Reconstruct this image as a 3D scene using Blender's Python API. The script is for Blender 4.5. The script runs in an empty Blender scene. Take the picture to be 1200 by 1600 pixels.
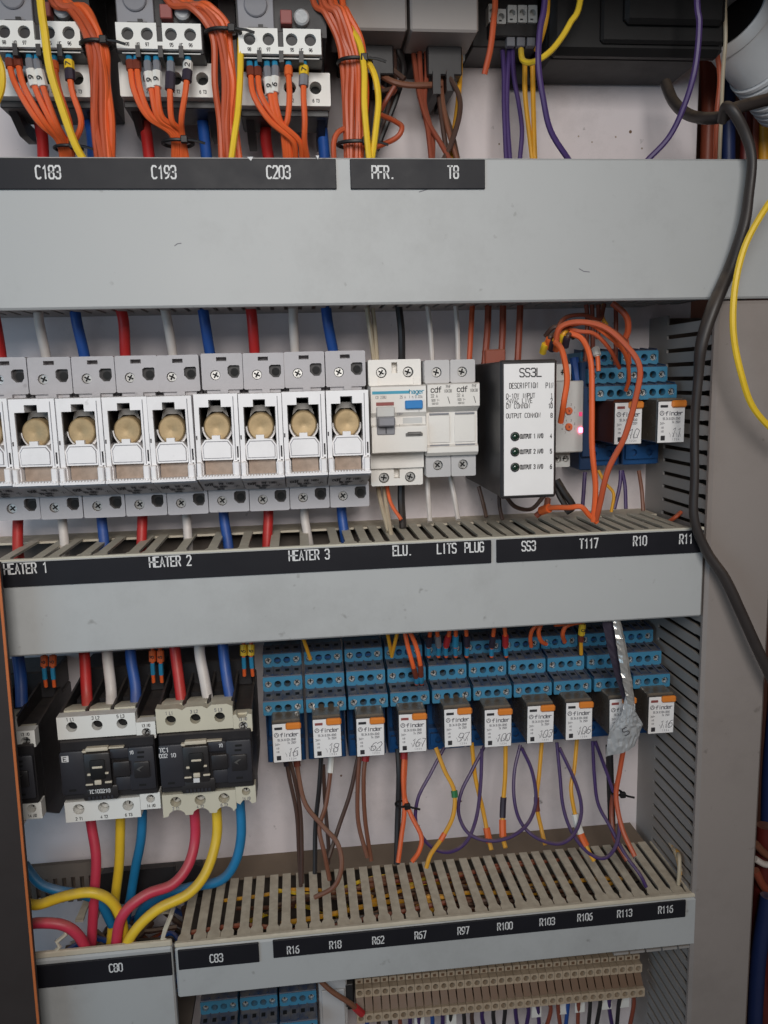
import bpy, bmesh, math, random
from mathutils import Vector, Matrix
from mathutils.geometry import tessellate_polygon
random.seed(7)
SC = bpy.context.scene
COL = SC.collection
ZO = 900.0          # height (mm) of the camera axis above the cabinet floor
MM = 0.001

# ---------------------------------------------------------------- camera
# camera axes written in the panel's frame: x right, y into the panel, z up (mm)
_n = lambda v: v.normalized()
F = 1250.0
EY = _n(Vector((-140, -200, F)))
ED = Vector((200, 7670, F)); ED = _n(ED - ED.dot(EY) * EY)
EX = ED.cross(EY)
def cam_to_world(v): return Vector((v.dot(EX), v.dot(EY), -v.dot(ED)))
CAMD = 600.0
cd = bpy.data.cameras.new('camera'); cam = bpy.data.objects.new('camera', cd); COL.objects.link(cam)
cd.sensor_fit = 'VERTICAL'; cd.sensor_height = 24.0; cd.lens = F / 1600 * 24.0
cd.clip_start = 0.01; cd.clip_end = 20
cx_, cy_, cz_ = (cam_to_world(Vector(a)) for a in ((1, 0, 0), (0, -1, 0), (0, 0, -1)))
cam.matrix_world = Matrix(((cx_.x, cy_.x, cz_.x, 0), (cx_.y, cy_.y, cz_.y, -CAMD * MM),
                           (cx_.z, cy_.z, cz_.z, ZO * MM), (0, 0, 0, 1)))
SC.camera = cam

def P(px, py, dep=0.0):
    """panel coordinates (x, z) in mm of a photo position on the plane dep mm in front of the backplate"""
    w = cam_to_world(Vector((px - 600, py - 800, F)))
    t = (CAMD - dep) / w.y
    return w.x * t, w.z * t
def P3(p): 
    x, z = P(*p); return (x, p[2], z)

# ---------------------------------------------------------------- world and lamps
W = bpy.data.worlds.new('World'); SC.world = W; W.use_nodes = True
bg = W.node_tree.nodes['Background']
bg.inputs[0].default_value = (1.0, 0.93, 0.90, 1); bg.inputs[1].default_value = 0.085
def area(name, loc, target, size, power, color):
    l = bpy.data.lights.new(name, 'AREA'); l.shape = 'RECTANGLE'; l.size, l.size_y = size
    l.energy = power; l.color = color
    o = bpy.data.objects.new(name, l); COL.objects.link(o); o.location = loc
    o.rotation_euler = (Vector(target) - Vector(loc)).to_track_quat('-Z', 'Y').to_euler()
    return o
lamp = area('work_lamp', (0.0, -0.95, 1.20), (0.0, 0, 0.80), (0.42, 0.34), 1.72, (1.0, 0.965, 0.925))
lamp.data.spread = math.radians(95)
area('window_light', (-0.95, -0.95, 0.85), (-0.1, 0, 0.75), (0.7, 0.7), 3.0, (0.48, 0.76, 1.0))
SC.view_settings.view_transform = 'Standard'; SC.view_settings.look = 'None'
SC.view_settings.exposure = 0.0; SC.view_settings.gamma = 1.0

# ---------------------------------------------------------------- materials
def lin(c):
    c = c / 255.0
    return c / 12.92 if c <= 0.04045 else ((c + 0.055) / 1.055) ** 2.4
def mat(name, rgb, rough=0.5, metal=0.0, var=0.12, scale=90, dust=0.0, dustcol=(150, 130, 108), bump=0.0, spec=0.5, emit=None, coat=0.0, side=0.0, speck=0.0):
    m = bpy.data.materials.new(name); m.use_nodes = True
    nt = m.node_tree; b = nt.nodes['Principled BSDF']; L = nt.links.new
    c = tuple(lin(x) for x in rgb)
    tc = nt.nodes.new('ShaderNodeTexCoord')
    nz = nt.nodes.new('ShaderNodeTexNoise'); nz.inputs['Scale'].default_value = scale
    nz.inputs['Detail'].default_value = 6; nz.inputs['Roughness'].default_value = 0.65
    oi = nt.nodes.new('ShaderNodeObjectInfo'); va = nt.nodes.new('ShaderNodeVectorMath'); va.operation = 'MULTIPLY_ADD'
    va.inputs[1].default_value = (3.1, 5.3, 7.7); L(oi.outputs['Random'], va.inputs[0]); L(tc.outputs['Object'], va.inputs[2])   # every copy gets its own patch of grain
    class TC: outputs = {'Object': va.outputs[0]}
    tc = TC
    L(tc.outputs['Object'], nz.inputs['Vector'])
    mx = nt.nodes.new('ShaderNodeMix'); mx.data_type = 'RGBA'
    mx.inputs['A'].default_value = tuple(x * (1 - var) for x in c) + (1,)
    mx.inputs['B'].default_value = tuple(min(1, x * (1 + var)) for x in c) + (1,)
    L(nz.outputs['Fac'], mx.inputs['Factor'])
    out = mx.outputs['Result']
    if dust > 0:
        # dust that settled on faces looking up, broken up by noise
        ge = nt.nodes.new('ShaderNodeNewGeometry'); sx = nt.nodes.new('ShaderNodeSeparateXYZ')
        L(ge.outputs['Normal'], sx.inputs[0])
        mr = nt.nodes.new('ShaderNodeMapRange'); mr.inputs['From Min'].default_value = 0.2
        mr.inputs['From Max'].default_value = 0.9; mr.inputs['To Min'].default_value = side; L(sx.outputs['Z'], mr.inputs['Value'])
        n2 = nt.nodes.new('ShaderNodeTexNoise'); n2.inputs['Scale'].default_value = 160; n2.inputs['Detail'].default_value = 5
        L(tc.outputs['Object'], n2.inputs['Vector'])
        m2 = nt.nodes.new('ShaderNodeMapRange'); m2.inputs['From Min'].default_value = 0.35; m2.inputs['From Max'].default_value = 0.62
        m2.inputs['To Min'].default_value = 0.35; m2.inputs['To Max'].default_value = 1.0
        L(n2.outputs['Fac'], m2.inputs['Value'])
        mu = nt.nodes.new('ShaderNodeMath'); mu.operation = 'MULTIPLY'; L(mr.outputs[0], mu.inputs[0]); L(m2.outputs[0], mu.inputs[1])
        mv = nt.nodes.new('ShaderNodeMath'); mv.operation = 'MULTIPLY'; L(mu.outputs[0], mv.inputs[0]); mv.inputs[1].default_value = dust
        md = nt.nodes.new('ShaderNodeMix'); md.data_type = 'RGBA'; L(out, md.inputs['A'])
        md.inputs['B'].default_value = tuple(lin(x) for x in dustcol) + (1,); L(mv.outputs[0], md.inputs['Factor'])
        out = md.outputs['Result']
    if speck > 0:      # sparse small stains and smudges
        n4 = nt.nodes.new('ShaderNodeTexNoise'); n4.inputs['Scale'].default_value = 95; n4.inputs['Detail'].default_value = 3
        L(tc.outputs['Object'], n4.inputs['Vector'])
        m4 = nt.nodes.new('ShaderNodeMapRange'); m4.inputs['From Min'].default_value = .70; m4.inputs['From Max'].default_value = .78; m4.inputs['To Max'].default_value = speck
        L(n4.outputs['Fac'], m4.inputs['Value'])
        n5 = nt.nodes.new('ShaderNodeTexNoise'); n5.inputs['Scale'].default_value = 9; n5.inputs['Detail'].default_value = 8; n5.inputs['Roughness'].default_value = .75
        L(tc.outputs['Object'], n5.inputs['Vector'])
        m5 = nt.nodes.new('ShaderNodeMapRange'); m5.inputs['From Min'].default_value = .5; m5.inputs['From Max'].default_value = .8; m5.inputs['To Max'].default_value = speck * .5
        L(n5.outputs['Fac'], m5.inputs['Value'])
        ad = nt.nodes.new('ShaderNodeMath'); ad.operation = 'ADD'; ad.use_clamp = True; L(m4.outputs[0], ad.inputs[0]); L(m5.outputs[0], ad.inputs[1])
        ms = nt.nodes.new('ShaderNodeMix'); ms.data_type = 'RGBA'; L(out, ms.inputs['A']); ms.inputs['B'].default_value = (.09, .075, .06, 1)
        L(ad.outputs[0], ms.inputs['Factor']); out = ms.outputs['Result']
    L(out, b.inputs['Base Color'])
    rr = nt.nodes.new('ShaderNodeMapRange'); rr.inputs['To Min'].default_value = max(0.05, rough - 0.1); rr.inputs['To Max'].default_value = min(1, rough + 0.12)
    L(nz.outputs['Fac'], rr.inputs['Value']); L(rr.outputs[0], b.inputs['Roughness'])
    b.inputs['Metallic'].default_value = metal
    b.inputs['Specular IOR Level'].default_value = spec
    if coat: b.inputs['Coat Weight'].default_value = coat
    if bump > 0:
        bp = nt.nodes.new('ShaderNodeBump'); bp.inputs['Strength'].default_value = bump; bp.inputs['Distance'].default_value = 0.0004
        n3 = nt.nodes.new('ShaderNodeTexNoise'); n3.inputs['Scale'].default_value = scale * 5; n3.inputs['Detail'].default_value = 4
        L(tc.outputs['Object'], n3.inputs['Vector']); L(n3.outputs['Fac'], bp.inputs['Height']); L(bp.outputs[0], b.inputs['Normal'])
    if emit:
        b.inputs['Emission Color'].default_value = tuple(lin(x) for x in emit[0]) + (1,); b.inputs['Emission Strength'].default_value = emit[1]
    return m
M = {}
def D(k, *a, **kw): M[k] = mat(k, *a, **kw)
D('grey_pvc', (182, 184, 184), .5, var=.05, scale=14, bump=.08, speck=.45)
D('housing', (160, 153, 149), .5, var=.08, scale=40, dust=.3)
D('dim_pvc', (150, 141, 136), .5, var=.05, scale=14, bump=.1, speck=.5)  # duct grey with the light's falloff to the right put into the colour
D('grey_side', (150, 146, 143), .55, var=.07, scale=30, dust=.35)
D('cream_pvc', (205, 200, 184), .55, var=.08, scale=60, dust=.35, dustcol=(165, 150, 128))
D('tan_pvc', (210, 200, 180), .6, var=.12, scale=60, dust=.6, dustcol=(166, 152, 132))
D('brown_dust', (120, 104, 88), .85, var=.25, scale=80, dust=.8, dustcol=(118, 102, 86))
D('backplate', (230, 220, 221), .55, var=.06, scale=18, bump=.05, speck=.7)
D('cabinet_dark', (84, 52, 42), .7, var=.3, scale=8)
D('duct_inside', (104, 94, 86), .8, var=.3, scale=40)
D('door_paint', (52, 45, 43), .6, var=.15, scale=40, bump=.2)
D('door_trim', (196, 110, 60), .5, var=.2, scale=60)
D('label_black', (28, 28, 34), .5, var=.15, scale=50, spec=.3)
D('letter_white', (222, 222, 222), .6, var=.1, scale=300)
D('ink', (48, 46, 50), .8, var=.1)
D('pen', (92, 90, 98), .8, var=.1)
D('ink_grey', (120, 118, 124), .8, var=.1)
D('fuse_grey', (184, 181, 184), .5, var=.1, scale=70, dust=.5, dustcol=(160, 150, 140), bump=.06, speck=.4)
D('fuse_white', (246, 244, 245), .42, var=.05, scale=70, dust=.4, dustcol=(180, 162, 140), speck=.45)
D('brass', (178, 154, 116), .48, metal=.35, var=.4, scale=180, bump=.15)
D('ceramic', (150, 140, 128), .4, var=.2, scale=100)
D('dirt', (166, 148, 134), .9, var=.45, scale=200)
D('breaker', (238, 234, 228), .4, var=.04, scale=60, dust=.35, dustcol=(165, 150, 132), speck=.35)
D('breaker_grey', (196, 194, 194), .45, var=.06, scale=60, dust=.4)
D('mid_grey', (140, 140, 146), .45, var=.08)
D('light_grey', (205, 205, 203), .45, var=.06, dust=.3)
D('black', (40, 38, 40), .45, var=.25, scale=60, dust=.25, dustcol=(110, 98, 88), bump=.05)
D('near_black', (21, 20, 21), .55, var=.2, scale=60, dust=.1, dustcol=(90, 80, 72), bump=.05)
D('black_case', (44, 42, 43), .42, var=.2, scale=50, dust=.3, dustcol=(110, 98, 88), bump=.1)
D('deep_black', (12, 12, 13), .7, var=.2)
D('panel_black', (48, 48, 54), .5, var=.15, scale=60, bump=.1)
D('beige', (212, 206, 186), .5, var=.07, scale=60, dust=.3)
D('white_strip', (238, 237, 232), .45, var=.05, scale=60, dust=.3)
D('screw', (214, 213, 210), .28, metal=.6, var=.2, scale=300)
D('steel_dull', (120, 118, 116), .45, metal=.7, var=.25, scale=200)
D('blue_tier', (62, 134, 170), .4, var=.14, scale=60, dust=.8, dustcol=(104, 106, 110), side=.12)
D('blue_body', (26, 82, 138), .4, var=.12, scale=60, dust=.6, dustcol=(86, 86, 90))
D('navy', (30, 58, 96), .45, var=.15, dust=.9, dustcol=(108, 104, 102))
D('smoke', (96, 88, 80), .25, var=.3, scale=70, dust=.55, dustcol=(132, 118, 100))
D('copper_coil', (104, 58, 42), .35, metal=.5, var=.4, scale=150)
D('card', (244, 242, 241), .42, var=.05, scale=60)
D('lever', (228, 134, 52), .4, var=.08, scale=80)
D('turquoise', (60, 160, 190), .4)
D('test_blue', (40, 130, 200), .35)
D('redbrown', (150, 80, 76), .5)
D('led_green', (20, 48, 32), .15, coat=.6)
D('dial', (226, 110, 60), .45)
D('led_on', (255, 60, 90), .4, emit=((255, 90, 120), 9))
D('led_dim', (230, 90, 130), .4, emit=((255, 70, 130), .5))
D('ferrule', (50, 140, 180), .4)
D('sleeve_white', (230, 228, 222), .45)
D('sleeve_yellow', (236, 196, 50), .45)
D('sleeve_dark', (52, 44, 58), .5)
D('sleeve_orange', (226, 104, 48), .5)
D('sleeve_red', (180, 44, 48), .5)
D('sleeve_grey', (130, 130, 136), .5)
D('sleeve_green', (44, 120, 70), .5)
D('sleeve_brown', (120, 56, 40), .5)
D('tie_black', (24, 23, 24), .5)
for k, c in dict(orange=(230, 102, 50), dorange=(194, 88, 52), rust=(142, 70, 50), red=(190, 40, 40), pinkred=(206, 58, 84),
                 white=(218, 210, 204), blue=(32, 80, 156), cyan=(30, 124, 176), yellow=(240, 200, 50), amber=(230, 166, 44),
                 purple=(74, 54, 108), dpurple=(64, 40, 98), brown=(124, 78, 58), dbrown=(78, 56, 48), black=(38, 35, 36), cableblack=(54, 48, 46), navy=(30, 46, 92), maroon=(98, 34, 30),
                 beige=(190, 176, 152)).items():
    D('wire_' + k, c, .45, var=.16, scale=70, dust=.45, bump=.06)
D('conduit_white', (226, 228, 230), .4, var=.05)
D('tape', (176, 178, 180), .36, var=.3, scale=120, coat=.2, bump=.5)
D('foil', (200, 198, 194), .22, metal=.55, var=.2, scale=140, bump=.5)
D('terminal_tan', (186, 166, 142), .6, var=.12, scale=90, dust=.5, dustcol=(120, 100, 80))
D('clamp_brown', (112, 84, 62), .5, var=.3, scale=120)

# ---------------------------------------------------------------- mesh builder (mm; x right, d out from the backplate, z up)
MAP = [None]
class MB:
    def __init__(s): s.v = []; s.f = []
    def add(s, vs, fs):
        o = len(s.v); s.v += vs; s.f += [tuple(i + o for i in f) for f in fs]; return s
    def box(s, x0, x1, d0, d1, z0, z1, c=0.0):
        if x0 > x1: x0, x1 = x1, x0
        if c <= 0:
            vs = [(x, d, z) for x in (x0, x1) for d in (d0, d1) for z in (z0, z1)]
            return s.add(vs, [(0, 1, 3, 2), (4, 6, 7, 5), (0, 4, 5, 1), (2, 3, 7, 6), (0, 2, 6, 4), (1, 5, 7, 3)])
        X, Y, Z = (x0, x1), (d0, d1), (z0, z1); vs = []; ix = {}
        for i in (0, 1):
            for j in (0, 1):
                for k in (0, 1):
                    a, b, e = X[i], Y[j], Z[k]; sa, sb, se = c * (1 - 2 * i), c * (1 - 2 * j), c * (1 - 2 * k)
                    for ax, p in enumerate(((a, b + sb, e + se), (a + sa, b, e + se), (a + sa, b + sb, e))):
                        ix[i, j, k, ax] = len(vs); vs.append(p)
        fs = []
        for i in (0, 1):
            fs.append(tuple(ix[i, j, k, 0] for j, k in ((0, 0), (1, 0), (1, 1), (0, 1))))
            fs.append(tuple(ix[j, i, k, 1] for j, k in ((0, 0), (1, 0), (1, 1), (0, 1))))
            fs.append(tuple(ix[j, k, i, 2] for j, k in ((0, 0), (1, 0), (1, 1), (0, 1))))
        for j in (0, 1):
            for k in (0, 1):
                fs.append((ix[0, j, k, 1], ix[0, j, k, 2], ix[1, j, k, 2], ix[1, j, k, 1]))
                fs.append((ix[j, 0, k, 0], ix[j, 0, k, 2], ix[j, 1, k, 2], ix[j, 1, k, 0]))
                fs.append((ix[j, k, 0, 0], ix[j, k, 0, 1], ix[j, k, 1, 1], ix[j, k, 1, 0]))
        for i in (0, 1):
            for j in (0, 1):
                for k in (0, 1): fs.append((ix[i, j, k, 0], ix[i, j, k, 1], ix[i, j, k, 2]))
        return s.add(vs, fs)
    def extr(s, poly, d0, d1):                       # outline in (x, z) extruded along d
        n = len(poly)
        return s.add([(x, d0, z) for x, z in poly] + [(x, d1, z) for x, z in poly],
                     [tuple(range(n)), tuple(range(n, 2 * n))] + [(i, (i + 1) % n, n + (i + 1) % n, n + i) for i in range(n)])
    def extx(s, poly, x0, x1):                       # outline in (d, z) extruded along x
        n = len(poly)
        return s.add([(x0, d, z) for d, z in poly] + [(x1, d, z) for d, z in poly],
                     [tuple(range(n)), tuple(range(n, 2 * n))] + [(i, (i + 1) % n, n + (i + 1) % n, n + i) for i in range(n)])
    def plate(s, outer, holes, df, db, hd):          # slab with blind holes in its front face
        pl = [outer] + holes
        tris = tessellate_polygon([[Vector((x, z, 0)) for x, z in p] for p in pl])
        flat = [q for p in pl for q in p]
        s.add([(x, df, z) for x, z in flat], [tuple(t) for t in tris])
        n = len(outer)
        s.add([(x, df, z) for x, z in outer] + [(x, db, z) for x, z in outer],
              [(i, (i + 1) % n, n + (i + 1) % n, n + i) for i in range(n)] + [tuple(range(n, 2 * n))])
        for h in holes:
            n = len(h)
            s.add([(x, df, z) for x, z in h] + [(x, df - hd, z) for x, z in h],
                  [(i, (i + 1) % n, n + (i + 1) % n, n + i) for i in range(n)] + [tuple(range(n, 2 * n))])
        return s
    def lathe(s, c, axis, prof, n=16, caps=True):               # prof: list of (r, h) along axis from c
        a = Vector(axis).normalized(); u = a.orthogonal().normalized(); w = a.cross(u); c = Vector(c)
        vs = []; fs = []
        for r, h in prof:
            for k in range(n):
                t = 2 * math.pi * k / n; p = c + a * h + (u * math.cos(t) + w * math.sin(t)) * r; vs.append(tuple(p))
        for i in range(len(prof) - 1):
            for k in range(n):
                k2 = (k + 1) % n; fs.append((i * n + k, i * n + k2, (i + 1) * n + k2, (i + 1) * n + k))
        if caps: fs.append(tuple(range(n))); fs.append(tuple(range((len(prof) - 1) * n, len(prof) * n)))
        return s.add(vs, fs)
    def cyl(s, c, r, h, n=12, bev=0.0):              # along d
        p = [(r, 0), (r, h)] if not bev else [(r, 0), (r, h - bev), (r - bev, h)]
        return s.lathe(c, (0, 1, 0), p, n)
    def tube(s, pts, r, n=8, flat=None):
        pts = [Vector(p) for p in pts]; vs = []; fs = []; up = None
        for i, p in enumerate(pts):
            t = (pts[min(i + 1, len(pts) - 1)] - pts[max(i - 1, 0)]).normalized()
            if up is None: up = t.cross(Vector((0, 1, 0))); up = up if up.length > .1 else t.orthogonal(); up.normalize()
            up = up - t * up.dot(t); up.normalize(); w = t.cross(up)
            rr = r[i] if isinstance(r, (list, tuple)) else r
            for k in range(n):
                q = 2 * math.pi * k / n; vs.append(tuple(p + up * math.cos(q) * rr * (flat or 1) + w * math.sin(q) * rr))
        for i in range(len(pts) - 1):
            for k in range(n):
                k2 = (k + 1) % n; fs.append((i * n + k, i * n + k2, (i + 1) * n + k2, (i + 1) * n + k))
        fs.append(tuple(range(n))); fs.append(tuple(range((len(pts) - 1) * n, len(pts) * n)))
        return s.add(vs, fs)
    def mesh(s, name, m, org=(0, 0, 0), smooth=True, fix=True):
        me = bpy.data.meshes.new(name)
        if MAP[0]: s.v = [MAP[0](*p) for p in s.v]
        me.from_pydata([((x - org[0]) * MM, -(d - org[1]) * MM, (z - org[2]) * MM) for x, d, z in s.v], [], s.f)
        if fix:
            b = bmesh.new(); b.from_mesh(me); bmesh.ops.remove_doubles(b, verts=b.verts, dist=1e-7)
            bmesh.ops.recalc_face_normals(b, faces=b.faces); b.to_mesh(me); b.free()
        if smooth:
            me.polygons.foreach_set('use_smooth', [True] * len(me.polygons)); me.set_sharp_from_angle(angle=0.6)
        me.materials.append(M[m]); return me

def circ(x, z, r, n=12): return [(x + r * math.cos(2 * math.pi * k / n), z + r * math.sin(2 * math.pi * k / n)) for k in range(n)]
def rect(x0, x1, z0, z1, c=0):
    if not c: return [(x0, z0), (x1, z0), (x1, z1), (x0, z1)]
    return [(x0 + c, z0), (x1 - c, z0), (x1, z0 + c), (x1, z1 - c), (x1 - c, z1), (x0 + c, z1), (x0, z1 - c), (x0, z0 + c)]
def loc(x, d, z): return (x * MM, -d * MM, (z + ZO) * MM)
def tag(o, label=None, cat=None, group=None, kind=None):
    if label: o['label'] = label
    if cat: o['category'] = cat
    if group: o['group'] = group
    if kind: o['kind'] = kind
    return o
def thing(name, label, cat, x=0, z=0, d=0, group=None):
    o = bpy.data.objects.new(name, None); COL.objects.link(o); o.location = loc(x, d, z); o.empty_display_size = .01
    return tag(o, label, cat, group)
def link(name, me, parent=None, at=None):
    o = bpy.data.objects.new(name, me); COL.objects.link(o)
    if parent: o.parent = parent
    if at: o.location = (at[0] * MM, -at[1] * MM, at[2] * MM)
    return o
def part(mb, name, m, parent, smooth=True): return link(name, mb.mesh(name, m, smooth=smooth), parent)
def solo(mb, name, m, label=None, cat=None, group=None, kind=None):
    xs = [v[0] for v in mb.v]; ds = [v[1] for v in mb.v]; zs = [v[2] for v in mb.v]
    org = ((min(xs) + max(xs)) / 2, min(ds), min(zs))
    o = link(name, mb.mesh(name, m, org)); o.location = loc(*org)
    o['org'] = org
    return tag(o, label, cat, group, kind)
def dup(o, parent=None):
    c = o.copy(); COL.objects.link(c)
    if parent: c.parent = parent
    for ch in list(o.children): dup(ch, c)
    return c

# ---------------------------------------------------------------- stroke lettering
G = {'A': "0,0 2,6 4,0|.7,2 3.3,2", 'B': "0,0 0,6 3,6 4,5.2 4,3.8 3,3 0,3|3,3 4,2.2 4,.8 3,0 0,0", 'C': "3.7,5.5 2.9,6 1.1,6 0,5 0,1 1.1,0 2.9,0 3.7,.5",
 'D': "0,0 0,6 2.6,6 4,4.8 4,1.2 2.6,0 0,0", 'E': "4,6 0,6 0,0 4,0|0,3 3,3", 'F': "4,6 0,6 0,0|0,3 3,3", 'G': "4,5 3.2,6 .8,6 0,5 0,1 .8,0 3.2,0 4,1 4,3 2.4,3",
 'H': "0,0 0,6|4,0 4,6|0,3 4,3", 'I': "2,0 2,6", 'J': "4,6 4,1 3,0 1,0 0,1", 'K': "0,0 0,6|4,6 0,2.6|1.4,3.6 4,0", 'L': "0,6 0,0 4,0", 'M': "0,0 0,6 2,2.5 4,6 4,0", 'N': "0,0 0,6 4,0 4,6",
 'O': "1,0 0,1 0,5 1,6 3,6 4,5 4,1 3,0 1,0", 'P': "0,0 0,6 3,6 4,5.2 4,3.6 3,2.8 0,2.8", 'R': "0,0 0,6 3,6 4,5.2 4,3.8 3,3 0,3|2,3 4,0",
 'S': "4,5.2 3.2,6 .8,6 0,5.2 0,3.9 .8,3.2 3.2,2.8 4,2.1 4,.8 3.2,0 .8,0 0,.8", 'T': "0,6 4,6|2,6 2,0", 'U': "0,6 0,1 .8,0 3.2,0 4,1 4,6", 'V': "0,6 2,0 4,6",
 'W': "0,6 1,0 2,4 3,0 4,6", 'X': "0,0 4,6|0,6 4,0", 'Y': "0,6 2,3 4,6|2,3 2,0", 'Z': "0,6 4,6 0,0 4,0",
 '0': "1,0 0,1 0,5 1,6 3,6 4,5 4,1 3,0 1,0", '1': "1,4.8 2.4,6 2.4,0", '2': "0,5 .8,6 3.2,6 4,5 4,3.8 0,0 4,0", '3': "0,5.2 .8,6 3.2,6 4,5.2 4,3.8 3.2,3.1 1.6,3.1|3.2,3.1 4,2.3 4,.8 3.2,0 .8,0 0,.8",
 '4': "3,0 3,6 0,1.8 4,1.8", '5': "4,6 .3,6 0,3.4 3,3.6 4,2.6 4,1 3,0 .8,0 0,.8", '6': "3.6,6 1.4,5.4 0,3 0,1 .9,0 3.1,0 4,1 4,2.6 3.1,3.5 .9,3.5 0,2.6",
 '7': "0,6 4,6 1.6,0", '8': "1,3.1 0,4 0,5.2 .9,6 3.1,6 4,5.2 4,4 3,3.1 1,3.1 0,2.2 0,.8 .9,0 3.1,0 4,.8 4,2.2 3,3.1", '9': "4,3.4 3.1,2.5 .9,2.5 0,3.4 0,5 .9,6 3.1,6 4,5 4,3 2.6,.6 .6,0",
 '.': "1.7,0 2.3,0", '/': "0,0 4,6", '-': "0.6,3 3.4,3", '~': "0,2.6 1.2,3.6 2.8,2.6 4,3.4", ':': "2,1 2,1.6|2,4 2,4.6", '+': "2,1 2,5|0,3 4,3", ' ': "",
 'a': "0,3.6 1,4.2 3,4.2 3.6,3.4 3.6,0|3.6,2.4 1,2.4 0,1.5 .6,0 2.4,0 3.6,.9", 'c': "3.8,3.4 3,4.2 1,4.2 0,3.2 0,1 1,0 3,0 3.8,.8", 'd': "4,6 4,0|4,3.2 3,4.2 1,4.2 0,3.2 0,1 1,0 3,0 4,1", 'e': "0,2.2 4,2.2 4,3.2 3,4.2 1,4.2 0,3.2 0,1 1,0 3.4,0",
 'f': "3.8,6 2.4,6 1.6,5.2 1.6,0|0,3.8 3.4,3.8", 'g': "3.8,4.2 3.8,-1 2.8,-1.8 .6,-1.8|3.8,3.2 2.8,4.2 1,4.2 0,3.2 0,1 1,0 2.8,0 3.8,1", 'h': "0,0 0,6|0,3 1,4.2 3,4.2 3.8,3.2 3.8,0",
 'i': "2,0 2,4.2|2,5.4 2,6", 'n': "0,0 0,4.2|0,3 1,4.2 3,4.2 3.8,3.2 3.8,0", 'r': "0.4,0 .4,4.2|.4,2.8 1.4,4.2 3.4,4.2", 'o': "1,0 0,1 0,3.2 1,4.2 3,4.2 4,3.2 4,1 3,0 1,0", 'V~': ""}
def strokes(mb, pl, d, w):
    """flat ribbon with round ends along a polyline of (x, z)"""
    pts = [Vector((x, z)) for x, z in pl]
    if len(pts) < 2: return
    L_, R_ = [], []
    for i, p in enumerate(pts):
        a = (pts[i] - pts[i - 1]).normalized() if i else None
        b = (pts[i + 1] - pts[i]).normalized() if i + 1 < len(pts) else None
        if a is None: t = b; k = 1
        elif b is None: t = a; k = 1
        else:
            t = a + b; t = t.normalized() if t.length > .2 else b; k = min(1.6, 1 / max(.5, abs(t.dot(b))))
        n = Vector((-t.y, t.x)) * w / 2 * k
        L_.append(p + n); R_.append(p - n)
    n = len(pts)
    mb.add([(v.x, d, v.y) for v in L_] + [(v.x, d, v.y) for v in R_], [(i, i + 1, n + i + 1, n + i) for i in range(n - 1)])
    for i, t in ((0, (pts[0] - pts[1]).normalized()), (n - 1, (pts[-1] - pts[-2]).normalized())):
        nn = Vector((-t.y, t.x)); c = pts[i]
        q = [c + nn * w / 2, c + nn * w * .35 + t * w * .35, c + t * w / 2, c - nn * w * .35 + t * w * .35, c - nn * w / 2]
        mb.add([(v.x, d, v.y) for v in q], [(0, 1, 2, 3, 4)])
def text(mb, s, x, z, h, d, w=None, asp=.42, gap=.17, al='c', slant=0.0, jit=0.0, rot=0.0):
    """stroke letters, h = cap height; x is the centre / left / right of the line, z its middle"""
    w = w or h * .12; cw = h * asp; st = cw + h * gap
    tot = st * len(s) - h * gap
    x0 = x - (tot / 2 if al == 'c' else tot if al == 'r' else 0)
    ca, sa = math.cos(rot), math.sin(rot)
    for i, ch in enumerate(s):
        for pl in G.get(ch, "").split('|'):
            if not pl: continue
            q = []
            for p in pl.split():
                a, b = map(float, p.split(',')); a += random.uniform(-jit, jit); b += random.uniform(-jit, jit)
                u = x0 + i * st + a / 4 * cw + slant * b / 6 * h - x; v = (b / 6 - .5) * h
                q.append((x + u * ca - v * sa, z + u * sa + v * ca))
            strokes(mb, q, d, w)
    return mb
def lettering(parent, lines, m='letter_white', name='lettering'):
    if name == 'lettering' and len(lines) > 1:
        for a in lines: o = lettering(parent, [a], m, name)
        return o
    mb = MB()
    for a in lines: text(mb, *a[:5], **(a[5] if len(a) > 5 else {}))
    return link(name, mb.mesh(name, m, smooth=False, fix=False), parent)

# ---------------------------------------------------------------- shared small meshes
def screw_mesh(r, kind='cross'):
    k = r * .18; l = r * .72
    if kind == 'cross': h = [(-k, -l), (k, -l), (k, -k), (l, -k), (l, k), (k, k), (k, l), (-k, l), (-k, k), (-l, k), (-l, -k), (-k, -k)]
    else: h = [(-l * 1.1, -k), (l * 1.1, -k), (l * 1.1, k), (-l * 1.1, k)]
    c, s_ = math.cos(.6), math.sin(.6); h = [(a * c - b * s_, a * s_ + b * c) for a, b in h]
    me = MB().plate(circ(0, 0, r, 14), [h], 1.4, 0, .9).mesh('screw', 'screw'); me.materials.append(M['deep_black'])
    for p in me.polygons:      # driver slot bottom is black: its shade put into the colour
        if all(abs(me.vertices[v].co.y + .5 * MM) < 1e-5 for v in p.vertices): p.material_index = 1
    return me
BORE_SHADE = {r: MB().cyl((0, 0, 0), r, .6, 12).mesh('bore_shade', 'deep_black') for r in (2.2, 2.6, 3.0, 3.3, 3.5)}
def bore_shade(parent, x, d, z, r): return link('bore_shade', BORE_SHADE[r], parent, (x, d, z))  # black disc: dark metal inside, with the hole's shade painted in
SCREW = {(r, k): screw_mesh(r, k) for r in (1.5, 1.9, 2.3, 2.9) for k in ('cross', 'slot')}
def screw(parent, x, d, z, r=2.3, kind='cross'):
    o = link('screw', SCREW[r, kind], parent, (x, d, z)); o.rotation_euler.y = random.uniform(0, 3); return o
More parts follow.
